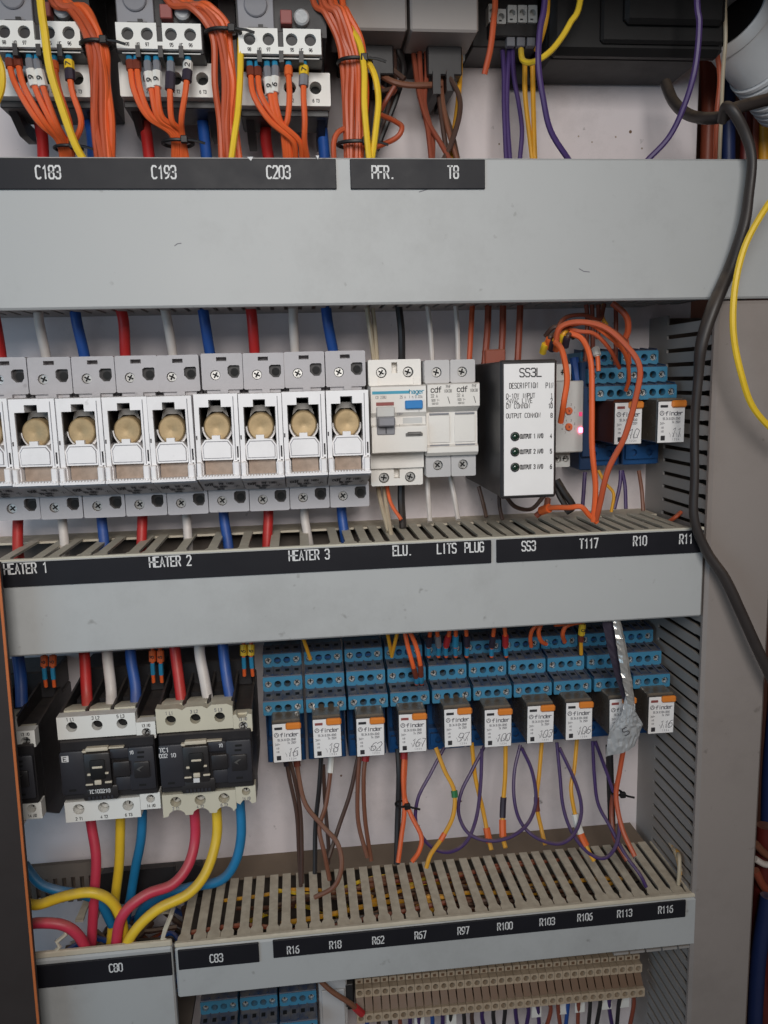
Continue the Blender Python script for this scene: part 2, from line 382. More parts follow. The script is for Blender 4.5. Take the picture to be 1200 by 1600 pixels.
# ================================================================ the setting
DF = 100.0                       # duct covers stand 100 mm in front of the backplate
bp = solo(MB().box(-330, 304.5, -3, 0, -640, 330, .6), 'backplate', 'backplate', kind='structure')
for a, b, r in ((985, 206, 1.3), (962, 214, .8), (904, 213, .7), (1003, 232, .8), (720, 1252, 1), (841, 1243, .9), (655, 1290, .8), (533, 1212, 1), (300, 1290, 1.2), (780, 225, .8), (925, 222, .7)):
    x_, z_ = P(a, b, 0); o = part(MB().lathe((x_ - bp['org'][0], 2.95, z_ - bp['org'][2]), (0, 1, 0), [(r, 0), (r * .8, .12)], 8), 'drill_mark', 'dirt' if r < 1 else 'clamp_brown', bp)
solo(MB().box(-500, 520, -140, -136, -760, 420), 'cabinet_back', 'cabinet_dark', kind='structure')
solo(MB().box(470, 476, -136, 140, -760, 420), 'cabinet_side', 'cabinet_dark', kind='structure')

solo(MB().box(-400, 400, -3, 165, 300, 304).box(-400, 400, 160, 165, 240, 300), 'light_blocker', 'dim_pvc', kind='structure')  # unseen slab and front lip, added to shade the top bay

# ---- wiring ducts: base strip, separate fingers, clip-on cover
def finger(x, z, w=6.2, hw=8.6, d0=28, d1=97, t=1.6, nd=90):
    """one duct finger lying in the plane z, from d0 to d1, with a wider head past nd"""
    a, b = w / 2, hw / 2
    poly = [(-a, d0), (a, d0), (a, nd - 3), (b, nd), (b, d1), (-b, d1), (-b, nd), (-a, nd - 3)]
    return poly
def finger_mesh(name, m, w, hw, d0, d1, t, nd, axis):
    poly = finger(0, 0, w, hw, d0, d1, t, nd); n = len(poly)
    if axis == 'z': vs = [(x, d, 0) for x, d in poly] + [(x, d, t) for x, d in poly]
    else: vs = [(0, d, x) for x, d in poly] + [(t, d, x) for x, d in poly]
    return MB().add(vs, [tuple(range(n)), tuple(range(n, 2 * n))] + [(i, (i + 1) % n, n + (i + 1) % n, n + i) for i in range(n)]).mesh(name, m)

d1 = thing('wiring_duct', 'tall grey wiring duct across the top with C183 to T8 labels', 'wiring duct', 60, 46.8)
part(MB().box(-330, 390, 93, DF, 0, 84.7, 1.2), 'cover', 'grey_pvc', d1)
part(MB().box(-330, 205, 0, 28, 4, 80), 'base', 'grey_side', d1)
for pl in ([(273, 384), (277, 381), (283, 380)], [(655, 300), (668, 296)], [(905, 420), (912, 424), (921, 425)]):
    m = MB(); strokes(m, [(P(a, b, DF)[0] - 60, P(a, b, DF)[1] - 46.8) for a, b in pl], DF + .08, .5)
    link('scuff', m.mesh('scuff', 'ink_grey', smooth=False, fix=False), d1)
fm = finger_mesh('slat', 'grey_side', 6.4, 8.4, 28, 96, 1.6, 88, 'z')
for i in range(52):
    link('slat', fm, d1, (-252 + i * 9.2, 0, 3.2))
part(MB().lathe((212, 92, 2.5), (1, 0.05, 0.02), [(3.4, 0), (3.4, 22), (2.6, 24)], 14), 'end_plug', 'grey_side', d1)

d2 = thing('wiring_duct', 'grey wiring duct in the middle with HEATER and SS3 labels', 'wiring duct', 0, -163.3)
part(MB().box(-300, 209 , 93, DF, 0, 60.5, 1.2), 'cover', 'grey_pvc', d2)
d2.location = loc(60, 0, -163.3)
part(MB().box(-300, 209, 0, 27, 57.5, 59.1), 'base', 'tan_pvc', d2)
part(MB().box(-300, 209, 96, 98.6, 58, 61.6), 'rail', 'cream_pvc', d2)
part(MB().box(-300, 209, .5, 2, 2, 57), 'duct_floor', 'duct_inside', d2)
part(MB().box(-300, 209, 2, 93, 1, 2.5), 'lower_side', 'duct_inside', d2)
fm = finger_mesh('slat', 'cream_pvc', 6.0, 8.4, 27, 96, 1.6, 89, 'z')
gone = {1, 4, 7, 10, 12, 14, 16, 18, 20}
for i in range(46):
    if i in gone and i < 22: continue
    link('slat', fm, d2, (-245 + i * 9.85, 0, 58.4 + random.uniform(-.4, .4))).rotation_euler.x = random.uniform(-.012, .004)

d3 = thing('wiring_duct', 'dusty slotted duct with the R16 to R116 label strip', 'wiring duct', 90, -412.5)
part(MB().box(-187, 184, 93, DF, 0, 37.5, 1.2), 'cover', 'grey_pvc', d3)
part(MB().box(-187, 184, 95.5, 99.4, 37.6, 40.8, .8), 'rail', 'tan_pvc', d3)
part(MB().box(-187, 176, 0, 29, 37.6, 39.4), 'base', 'brown_dust', d3)
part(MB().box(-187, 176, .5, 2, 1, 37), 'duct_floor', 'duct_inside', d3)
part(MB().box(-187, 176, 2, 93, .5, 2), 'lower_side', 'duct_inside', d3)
fm = finger_mesh('slat', 'tan_pvc', 6.2, 8.8, 29, 97, 1.7, 90, 'z')
for i in range(38):
    o = link('slat', fm, d3, (-181 + i * 9.85, 0, 37.7)); o.rotation_euler = (random.uniform(-.008, .008), 0, random.uniform(-.012, .012))
fm = finger_mesh('lower_slat', 'grey_side', 9, 11, 70, 97, 1.7, 85, 'z')
for i in range(5): link('lower_slat', fm, d3, (129 + i * 12.4, 0, -4.5))

d4 = thing('wiring_duct', 'grey wiring duct at the lower left with the C80 label', 'wiring duct', -141, -600)
part(MB().box(-120, 42.3, 93, DF, 0, 226.7, 1.2), 'cover', 'grey_pvc', d4)
part(MB().box(-120, 42.3, 96, 99.2, 226.8, 231, .8), 'rail', 'tan_pvc', d4)
part(MB().box(-120, 42.3, 0, 29, 225, 227), 'base', 'brown_dust', d4)
part(MB().box(-120, 42.3, 2, 93, 120, 124), 'lower_side', 'duct_inside', d4)
fm = finger_mesh('slat', 'tan_pvc', 5.0, 5.6, 29, 62, 1.6, 58, 'z')
for x in (-28, -18, 22.5, 32): link('slat', fm, d4, (x, 0, 225.2))
w = []
for x, dd, zz in ((40, 97, 228), (36, 96, 231), (37.5, 93, 235), (40.5, 86, 240), (41, 70, 240)): w.append((x, dd, zz))
part(MB().tube(w, 1.7, 6), 'broken_finger', 'cream_pvc', d4)
w = [(-34, 97, 230), (-31, 97, 233), (-33, 96, 236), (-27, 95, 240), (-28, 90, 246)]
part(MB().tube(w, 1.5, 6), 'broken_finger', 'cream_pvc', d4)

dv = thing('wiring_duct', 'tall upright grey wiring duct along the right side with slotted flank', 'wiring duct', 271, -600)
part(MB().box(0, 47.2, 93, DF, -60, 645.6, 2.2), 'cover', 'dim_pvc', dv)
part(MB().box(.5, 2, 0, 30, -60, 642), 'base', 'grey_side', dv)
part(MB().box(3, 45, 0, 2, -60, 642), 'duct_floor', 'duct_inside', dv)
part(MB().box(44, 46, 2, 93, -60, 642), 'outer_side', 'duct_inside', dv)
fm = finger_mesh('slat', 'grey_side', 7.0, 6.0, 30, 97, 1.6, 90, 'x')
for i in range(67):
    link('slat', fm, dv, (.4, 0, -22 + i * 9.9))

# ---- engraved label strips on the covers
def strip(x0, x1, z0, z1, label, words, h=6.6, ztext=None):
    t = thing('label_strip', label, 'label', (x0 + x1) / 2, z0, DF)
    w = (x1 - x0) / 2
    part(MB().box(-w, w, .1, 1.6, 0, z1 - z0, .35), 'plate', 'label_black', t)
    for s, px, py in words:
        x, z = P(px, py, DF + 1.7)
        lettering(t, [(s, x - (x0 + x1) / 2, z - z0, h, 1.75, dict(asp=.385, gap=.14, w=h * .14))])
def chip(px, py, w_, o_):
    x_, z_ = P(px, py, DF + 1.8); solo(MB().extr([(x_ - w_, z_ + 1), (x_ + w_, z_ + 1.1), (x_ + w_ * .2, z_ - 1.2)], DF + 1.65, DF + 1.9), 'paper_scrap', 'letter_white', o_, 'paper scrap')
chip(391, 248, 1.8, 'tiny white paper scrap on top edge of label strip right of C193')
chip(496, 246, 1.0, 'tiny white paper scrap on top edge of label strip right of C203')
def sx(px, py): return P(px, py, DF)
strip(-185, sx(525, 270)[0], 113.4, 130.3, 'long black label strip engraved C183, C193 and C203', [('C183', 75, 269), ('C193', 256, 269), ('C203', 435, 269)], 6.8)
strip(sx(547, 270)[0], sx(757, 270)[0], 113.4, 130.3, 'black label strip engraved PFR. and T8', [('PFR.', 599, 269), ('T8', 708, 269)], 6.8)
strip(-205, sx(767, 860)[0], -118.4, -103.2, 'long black label strip engraved HEATER 1, 2 and 3, ELU., LITS and PLUG',
      [('HEATER 1', 40, 888), ('HEATER 2', 266, 877), ('HEATER 3', 483, 867), ('ELU.', 629, 860), ('LITS', 698, 857), ('PLUG', 741, 855)], 6.2)
strip(sx(775, 860)[0], 267.5, -118.4, -103.2, 'black label strip engraved SS3, T117, R10 and R11',
      [('SS3', 826, 853), ('T117', 920, 849), ('R10', 1000, 845), ('R11', 1072, 842)], 6.2)
strip(-215, -99.3, -393.3, -376.4, 'black label strip engraved C80', [('C80', 181, 1512)], 5.8)
strip(-94.8, sx(405, 1490)[0], -390.0, -375.3, 'short black label strip engraved C83', [('C83', 338, 1497)], 5.8)
strip(sx(427, 1485)[0], sx(1070, 1420)[0], -388.2, -374.8, 'long black label strip engraved with relay numbers R16 to R116',
      [('R16', 458, 1484), ('R18', 524, 1476), ('R62', 591, 1469), ('R67', 657, 1461), ('R97', 724, 1454), ('R100', 789, 1447),
       ('R103', 855, 1440), ('R106', 914, 1433), ('R113', 976, 1427), ('R116', 1040, 1421)], 5.4)

# ---- the open cabinet door at the left edge
(xt, zt), (xb, zb) = P(1, 878, 117), P(64, 1600, 117)
xb -= (xt - xb) * .2; zb -= (zt - zb) * .2
t = thing('cabinet_door', 'dark brown cabinet door edge with orange trim at the left', 'door', xt, zb)
h = zt - zb; b = xb - xt
part(MB().extr([(-70, h), (0, h), (b, 0), (-70, 0)], 116, 120), 'door_panel', 'door_paint', t)
part(MB().extr([(-1.0, h), (.5, h), (b + .5, 0), (b - 1.0, 0)], 120.1, 121.2), 'edge_trim', 'door_trim', t)
# ================================================================ heater fuse row
def fuse_holder():
    t = thing('fuse_holder', '', 'fuse holder', 0, -83.5, group='heater fuse holders in the middle row')
    Z = -83.5
    def dhole(x, z):   # cable entry: square with rounded corners on one side
        return [(x - 3.6, z + 2.8), (x - 2.2, z + 4), (x + 3.6, z + 4), (x + 4.2, z + 3.2), (x + 4.2, z - 1.6), (x + 2.6, z - 4.2), (x - 1, z - 4.2), (x - 3.6, z - 1.5)]
    b = MB(); g = .25
    b.box(g, 27 - g, 0, 52, 1, 103, .6)
    body = part(b, 'body', 'fuse_grey', t)
    # top and bottom terminal blocks
    for z0, z1, nm, slot in ((81, 104.4, 'upper_terminal', 1), (0, 17.6, 'lower_terminal', 0)):
        hx = 20.6; zc = (z0 + z1) / 2 - (1 if slot else 0)
        hs = [dhole(hx, zc + 1), circ(9.0, zc - 1.2, 3.3)]
        if slot: hs.append(rect(10, 16.6, z1 - 5.0, z1 - 2.4))
        o = part(MB().plate(rect(g, 27 - g, z0, z1, .8), hs, 62, 52, 9), nm, 'fuse_grey', t)
        screw(o, 9.0, 58.6, zc - 1.2, 2.9); bore_shade(o, 9.0, 57.8, zc - 1.2, 3.3)
        part(MB().extr([(hx + (x - hx) * .97, zc + 1 + (z - zc - 1) * .97) for x, z in dhole(hx, zc + 1)], 53.1, 58.6), 'entry_shade', 'black_case', o)  # dark plug in the hole: its inner shade put into the colour
        bore_shade(o, hx + .6, 58.7, zc + .6, 2.6)
    part(MB().box(3, 24, 52, 60, 78.4, 81.2).box(12, 17, 52, 64, 77.5, 81), 'latch', 'fuse_grey', t)
    # white pull-out carrier standing proud
    MAP[0] = lambda x, d, z: (x * .955 - 1.9, 58 + (d - 58) * 1.25, z)
    c0, c1 = .4, 28.0
    T = 78.8
    frame = MB()
    hole = [(4.6, 14), (23.2, 14), (23.2, 66), (17.8, 68), (17.8, 74.6), (10.0, 74.6), (10.0, 68), (4.6, 66)]
    frame.plate(rect(c0, c1, 27.3, T, .8), [], 64, 58, 1)
    fo = [(c0, 27.3), (4.4, 27.3), (4.4, 36), (3.4, 38), (3.4, 70.8), (9.6, 70.8), (9.6, 75.2), (17.4, 75.2), (17.4, 70.8), (23.8, 70.8), (23.8, 38), (23.0, 36), (23.0, 27.3), (c1, 27.3), (c1, T), (c0, T)]
    frame.extr(fo, 62, 90)
    part(frame, 'carrier', 'fuse_white', t)
    part(MB().box(3.4, 23.8, 64, 64.6, 38, 75), 'recess', 'deep_black', t)
    for a, b_, q, r in ((3.4, 3.9, 51, 70.6), (23.3, 23.8, 51, 70.6), (9.6, 17.4, 74.6, 75.1)): part(MB().box(a, b_, 64.6, 88.6, q, r), 'dark_sheet', 'black', t)  # thin black sheets added to darken the window's inner sides
    part(MB().box(.7, 1.5, 90, 90.15, 51, 53.5), 'mark', 'ink', t)
    # lower flap: shield with raised border and thumb tab
    fl = [(4.0, 38.2), (23.4, 38.2), (23.6, 47), (20.8, 50.8), (15.8, 51.0), (15.8, 53.4), (10.6, 53.4), (10.6, 51.0), (6.0, 50.8), (3.4, 47)]
    f = part(MB().extr(fl, 70, 89.4), 'flap', 'fuse_white', t)
    part(MB().extr([(5.2, 39.6), (22.2, 39.6), (22.3, 46.6), (20.2, 49.4), (6.7, 49.4), (4.9, 46.6)], 89.4, 90.0), 'flap_panel', 'fuse_white', t)
    part(MB().extr([(4.8, 39.2), (22.6, 39.2), (22.8, 46.8), (20.4, 49.9), (6.5, 49.9), (4.4, 46.8)], 89.3, 89.55), 'flap_outline', 'mid_grey', t)
    part(MB().box(5, 22.4, 64, 86, 29, 38.2), 'dusty_slot', 'dirt', t)
    part(MB().extx([(62, 24.6), (94.5, 27.2), (94.5, 28.8), (62, 29.4)], c0, c1), 'ledge', 'fuse_white', t)
    part(MB().box(c0 + .2, c0 + 3.4, 86, 94.0, 27, 37.4, .5), 'foot', 'fuse_white', t); part(MB().box(c1 - 4.2, c1 - .4, 86, 94.0, 27, 37.4, .5), 'foot', 'fuse_white', t)
    part(MB().box(25.0, 25.5, 89.8, 90.12, 38, 77), 'stile_groove', 'mid_grey', t); part(MB().box(26.2, 27.2, 89.8, 90.12, 39.5, 46.5), 'stile_slot', 'ink', t); part(MB().box(26.2, 27.2, 89.8, 90.12, 33, 38), 'stile_slot', 'ink', t)
    tm = MB()
    for k in range(14): tm.box(1.2 + k * 1.9, 2.2 + k * 1.9, 90.5, 94.8, 28.4, 29.6)
    part(tm, 'ledge_ridges', 'fuse_white', t)
    # label band slanting back under the ledge
    part(MB().extx([(55, 15.8), (66, 15.8), (88, 25.2), (88, 27.2), (55, 27.2)], c0, c1), 'label_band', 'fuse_grey', t)
    mk = MB()
    def band(s, x, v, h, **k):
        m = MB(); text(m, s, x, 0, h, 0, **k)
        for p in m.v:
            q = v + p[2] * .92; mk.v.append((p[0], 66.3 + (q) * 2.30, 15.6 + q * .985))
        mk.f += [tuple(i + len(mk.v) - len(m.v) for i in f) for f in m.f]
    band('cdf', 6, 6.2, 2.6, w=.6, asp=.6); band('PMF 14X51', 17.5, 6.6, 1.9, w=.4)
    band('50A 690V~', 12.6, 3.6, 1.8, w=.4); band('-/-', 23.6, 4, 2.2, w=.4); band('000102', 12, 1.2, 1.4, w=.35)
    link('print', mk.mesh('print', 'ink', smooth=False, fix=False), t)
    # ferrule cap of the cartridge fuse in its cradle
    fu = part(MB().lathe((13.8, 60, 58.4), (0, 1, 0), [(8.7, 0), (8.7, 25.4), (8.3, 26.3), (7.6, 26.7), (2.4, 26.7), (1.5, 26.5)], 30), 'fuse_cap', 'brass', t)
    cl = MB()
    cl.extr([(6.5, 64), (8.3, 71.4), (19, 71.4), (21, 64), (19, 66), (17.4, 67.6), (10.2, 67.6), (8.4, 66)], 64.5, 80)
    part(cl, 'contact_clip', 'steel_dull', t)
    cr = []
    for k in range(13):
        a = math.pi + math.pi * k / 12; cr.append((13.8 + 10.0 * math.cos(a), 58.4 + 10.6 * math.sin(a)))
    ci = [(13.8 + 8.7 * math.cos(math.pi + math.pi * k / 12), 58.4 + 8.7 * math.sin(math.pi + math.pi * k / 12)) for k in range(12, -1, -1)]
    part(MB().extr(cr + ci, 66, 84), 'cradle', 'fuse_white', t)
    MAP[0] = None
    return t
ORD = ['first', 'second', 'third', 'fourth', 'fifth', 'sixth', 'seventh', 'eighth', 'ninth', 'tenth']
fh = fuse_holder()
wh = ['cut off by the left edge of the photo', 'first whole one, above HEATER 1', 'second whole one from the left', 'left neighbour of the one above HEATER 2',
      'in the middle of the row, above HEATER 2', 'right neighbour of the one above HEATER 2', 'third from the row right end', 'next to last on the right, above HEATER 3', 'last on the right, touching the breaker']
for i in range(9):
    o = fh if i == 0 else dup(fh)
    o.location = loc(-195.5 + 27.0 * i + random.uniform(-.15, .15), 0, -83.5 + random.uniform(-.35, .35)); o.rotation_euler = (random.uniform(-.006, .006), random.uniform(-.005, .005), 0)
    o['label'] = 'grey and white open fuse holder, ' + wh[i]

# ================================================================ earth leakage breaker
x0, z0 = 49.0, -70.0
t = thing('residual_current_breaker', 'white two-pole breaker with blue test button above ELU label', 'breaker', x0, z0)
w = 35.4
part(MB().box(.3, w - .3, 0, 55, .5, 84, .6), 'body', 'breaker', t)
for za, zb, nm, zc in ((67.5, 84.4, 'upper_terminal', 76), (0, 12.2, 'lower_terminal', 5.4)):
    hs = [circ(8.8, zc, 3.6, 16), circ(26.8, zc, 3.6, 16), rect(15.6, 19.6, za + (8 if za > 20 else 5), za + (15 if za > 20 else 11.4))]
    o = part(MB().plate(rect(0, w, za, zb, .7), hs, 63, 55, 7), nm, 'breaker', t)
    for sx_ in (8.8, 26.8): screw(o, sx_, 59.4, zc, 2.9); bore_shade(o, sx_, 58.6, zc, 3.5)
part(MB().box(.4, 6, 63, 64.4, 64.6, 73).box(w - 5.4, w - .2, 63, 64.4, 64.6, 72), 'side_tab', 'breaker', t)
# stepped front
part(MB().extx([(55, 12.2), (66, 12.2), (66, 22.6), (80, 24), (80, 40.8), (77, 42), (77, 47), (80, 50), (80, 66.6), (78.8, 67.4), (55, 67.4)], -.3, w + .4), 'front_cover', 'breaker', t)
part(MB().box(1, w - 1, 80, 80.5, 24.4, 40), 'lower_door', 'breaker', t)
part(MB().box(.6, 25, 80, 80.2, 62.0, 63.9), 'turquoise_line', 'turquoise', t)
part(MB().box(3.0, 14.6, 80, 80.3, 54.6, 56.8), 'indicator', 'redbrown', t)
part(MB().box(21.8, 33.2, 80, 83, 52.2, 57.6, .5), 'test_button', 'test_blue', t)
sw = part(MB().box(3, 14.8, 79, 81.5, 35.8, 54, .5), 'switch_slot', 'mid_grey', t)
part(MB().box(3.2, 14.6, 80, 82.2, 47.5, 54, .4), 'switch_window', 'light_grey', t)
part(MB().box(3.4, 14.4, 81, 88, 41.6, 47.4, .8), 'toggle', 'mid_grey', t)
part(MB().box(21.8, 33.0, 80.2, 81.6, 34.4, 36.4, .3).box(23, 32, 80.5, 82.6, 35.4, 37.2, .3), 'door_clip', 'steel_dull', t)
lettering(t, [('I', 8.9, 38.6, 3.4, 81.6, dict(w=.7))], 'ink', 'print')
lettering(t, [('hager', 29.8, 63.2, 2.7, 80.2, dict(asp=.6, gap=.15, w=.5))], 'turquoise', 'print')
lettering(t, [('CD 228U', 6.2, 60, 1.7, 80.2, {}), ('25 A  I n 0.03A', 26, 59.8, 1.7, 80.2, {}), ('230V~', 18.4, 49, 1.5, 80.2, {}), ('T', 31, 50.4, 1.4, 80.2, {}), ('1', 18, 41.5, 1.6, 80.2, {}),
              ('(/)(/)', 27, 44.4, 1.8, 77.3, {})], 'ink_grey', 'print')
part(MB().box(20.6, 33.4, 77, 77.4, 42.6, 46.4), 'symbol_plate', 'light_grey', t)

# ================================================================ two small fuse holders LITS and PLUG
def small_fuse():
    t = thing('fuse_holder', '', 'fuse holder', 0, -64.4, group='small closed fuse holders LITS and PLUG'); w = 17.0
    part(MB().box(.2, w - .2, 0, 56, .4, 77.4, .6), 'body', 'breaker_grey', t)
    for za, zb, nm, zc in ((62.5, 77.6, 'upper_terminal', 69.6), (0, 14.4, 'lower_terminal', 7.8)):
        o = part(MB().plate(rect(.1, w - .1, za, zb, .8), [circ(8.2, zc, 3.4, 16)], 70, 56, 8), nm, 'breaker_grey', t)
        screw(o, 8.2, 66.4, zc, 2.9); bore_shade(o, 8.2, 65.6, zc, 3.3)
    part(MB().extx([(56, 14.6), (74, 14.6), (77, 17), (77, 20.6), (74.4, 22.4), (74.4, 43.4), (77, 45.2), (82, 47.4), (82, 61.6), (80.6, 62.4), (56, 62.4)], -.1, w + .1), 'handle', 'breaker', t)
    part(MB().box(1.4, w - 1.4, 74.4, 75.2, 23.4, 41.6, .3), 'handle_inset', 'breaker', t)
    part(MB().box(2, w - 2, 74.6, 75.9, 42.0, 43.0).box(2, w - 2, 74.6, 76.2, 21.4, 22.2), 'groove', 'mid_grey', t)
    lettering(t, [('cdf', 5.6, 58.4, 3.4, 82.15, dict(asp=.55, w=.55)), ('PMF', 13.6, 60.2, 1.8, 82.15, {}), ('10X38', 13.2, 57.4, 1.8, 82.15, {}),
                  ('32 A', 4.2, 54.4, 2.0, 82.15, {}), ('500 V~', 5, 51.6, 1.5, 82.15, {}), ('000102', 4.8, 49.4, 1.2, 82.15, {})], 'ink', 'print')
    m = MB(); strokes(m, [(14.4, 49.4), (13.2, 53.6)], 82.15, .4)
    link('print', m.mesh('print', 'ink', smooth=False, fix=False), t)
    return t
sf = small_fuse(); sf.location = loc(85.6, 0, -64.4); sf['label'] = 'closed white fuse holder beside the breaker, above LITS label'
o = dup(sf); o.location = loc(102.8, 0, -64.4); o['label'] = 'closed white fuse holder next to the black SS3L box, above PLUG label'

# ================================================================ SS3L controller box
t = thing('control_module', 'black box module with white SS3L face and three round lights', 'control module', 127.2, -75.6)
w = 35.2
part(MB().box(0, w, 0, 106, 1, 86, .8), 'case', 'black_case', t)
part(MB().box(-.4, w + .4, 104, 109.4, .2, 86.8, 1.2), 'front_bezel', 'black_case', t)
part(MB().box(1.6, w - 1.4, 109.4, 109.9, 2.2, 84.4, .15), 'face_label', 'card', t)
Lm = []
def ss(s, px, py, hpx, al='l', asp=.37, gap=.15, **k):
    x, z = P(px, py, 110); Lm.append((s, x - 127.2, z + 75.6, hpx / 2.55, 110.05, dict(al=al, asp=asp, gap=gap, **k)))
ss('SS3L', 829, 582, 13, 'c', .54, .17, w=.7)
ss('DESCRIPTION', 796, 603, 8.2, w=.38); ss('PIN', 864, 602, 8.2, 'r')
for s, n, y in (('0-10V INPUT', '1', 619), ('24VAC LIVE', '2', 627), ('0V COMMON', '10', 635), ('OUTPUT COMMON', '8', 650)):
    ss(s, 791, y, 7.0, w=.36, asp=.45, gap=.17); ss(n, 863, y - 1, 7.0, 'r', w=.42)
for k, y in enumerate((682, 706, 730)):
    ss('OUTPUT %d N/O' % (k + 1), 813, y, 6.6, asp=.34, gap=.14, w=.5); ss(str(4 + k), 862, y - 1, 6.6, 'r', w=.5)
lettering(t, Lm, 'ink', 'print')
for k, y in enumerate((682, 706, 730)):
    x, z = P(804.5, y, 110); x -= 127.2; z += 75.6
    b = part(MB().lathe((x, 109.9, z), (0, 1, 0), [(2.9, 0), (2.9, .7), (2.4, 1.0)], 18), 'light_ring', 'black', t)
    part(MB().lathe((x, 110.7, z), (0, 1, 0), [(2.35, 0), (2.1, .7), (1.3, 1.3), (.4, 1.5)], 18), 'indicator_light', 'led_green', b)

# ================================================================ T117 timer relay
t = thing('timer_relay', 'slim grey timer relay with two orange dials and red lit lamp', 'relay', 173.0, -62.5)
part(MB().box(0, 17.6, 0, 50, 0, 71.5, .6), 'body', 'light_grey', t)
part(MB().box(-.4, 21.6, 50, 70, 11.4, 59.8, .7), 'front_cover', 'light_grey', t)
o = part(MB().plate(rect(0, 17.4, 60, 71.2, .5), [circ(4.6, 65.6, 2.6), circ(12.6, 65.6, 2.6)], 56, 50, 6), 'upper_terminal', 'light_grey', t)
screw(o, 12.6, 51, 65.6, 2.3); screw(o, 4.6, 51, 65.6, 2.3)
o = part(MB().plate(rect(0, 17.4, 0, 11.2, .5), [circ(9, 5.6, 2.4), circ(14.2, 5.6, 2.4), circ(3.6, 5.6, 2.4)], 56, 50, 6), 'lower_terminal', 'light_grey', t)
for x in (3.6, 9, 14.2): screw(o, x, 51, 5.6, 2.3)
for py in (642, 667):
    x, z = P(889, py, 71); x -= 173.0; z += 62.5
    part(MB().lathe((x, 70, z), (0, 1, 0), [(2.5, 0), (2.5, 1.4), (2.2, 1.8)], 18), 'dial', 'dial', t)
    lettering(t, [('+', x, z, 3, 71.9, dict(w=.5, rot=.5))], 'redbrown', 'dial_slot')
    ls = []
    for k in range(7):
        a = math.radians(-40 + k * 43); ls.append((str(k + 1), x - 4.6 * math.sin(a - 1.2), z + 4.6 * math.cos(a - 1.2), 1.3, 70.1, {}))
    lettering(t, ls, 'ink', 'print')
for py, m, r in ((672, 'led_on', 1.35), (647, 'led_dim', 1.1)):
    x, z = P(907, py, 70); x -= 173.0; z += 62.5
    part(MB().box(x - r, x + r, 70, 70.9, z - r * 1.3, z + r * 1.3, .3), 'indicator_lamp', m, t)

# ================================================================ blue relay sockets and plug-in relays
def socket_proto():
    t = thing('relay_socket', '', 'relay socket', 0, -279, group='blue relay sockets')
    w = 28.4
    part(MB().box(.4, w - .4, 0, 26, 0, 78, .5), 'body', 'blue_body', t)
    # stepped terminals; z of each tier's top edge, front depth
    for z0, z1, d, zt in ((48.8, 58.6, 60, 60.6), (60.4, 71.2, 45, 73.4), (73.4, 83.2, 30, 85.0)):
        hs = [circ(3.9 + 6.85 * k, (z0 + z1) / 2, 2.55, 12) for k in range(4)]
        b = MB().plate(rect(.1, w - .1, z0, z1, .5), hs, d, d - 8, 6.5)
        b.box(.3, w - .3, 0, d - 8.1, z0 + .2, z1 - .2)
        o = part(b, 'terminal_tier', 'blue_tier', t)
        for k in range(4):
            if k in (0, 3): screw(o, 3.9 + 6.85 * k, d - 3.4, (z0 + z1) / 2, 2.3)
            else: bore_shade(o, 3.9 + 6.85 * k, d - 6.3, (z0 + z1) / 2, 2.6 if k == 9 else 2.2)
        sl = lambda q: z1 + .5 + (zt - z1 - .5) * (d - .8 - q) / 14.2
        c = MB().extx([(d - 15, z1 - .3), (d - .3, z1 - .3), (d - .8, z1 + .5), (d - 15, zt)], .3, w - .3)
        for k in range(5): c.extx([(d - 15, sl(d - 15)), (d - 2, sl(d - 2)), (d - 2, sl(d - 2) + .8), (d - 15, sl(d - 15) + .8)], max(.3, -.1 + 6.85 * k), min(w - .3, .9 + 6.85 * k))
        part(c, 'tier_top', 'navy', o)
        m = MB()
        for k in range(4): m.extx([(d - 11, sl(d - 11)), (d - 7.6, sl(d - 7.6)), (d - 7.6, sl(d - 7.6) + .2), (d - 11, sl(d - 11) + .2)], 2.4 + 6.85 * k, 5.4 + 6.85 * k)
        part(m, 'wire_slot', 'deep_black', o)
    part(MB().box(.6, w - .6, 26, 34, .5, 18, .6), 'lower_block', 'blue_body', t)
    m = MB().plate(rect(2, w - 2, 5, 15, .4), [circ(8, 9.6, 2.6), circ(20, 9.6, 2.6)], 37, 33, 3.6)
    part(m, 'coil_terminal', 'blue_body', t)
    part(MB().box(11, 17, 37, 38, 14, 17).box(.1, 1.2, 0, 34, 1, 48).box(w - 1.2, w - .1, 0, 34, 1, 48), 'side_wall', 'navy', t)
    return t
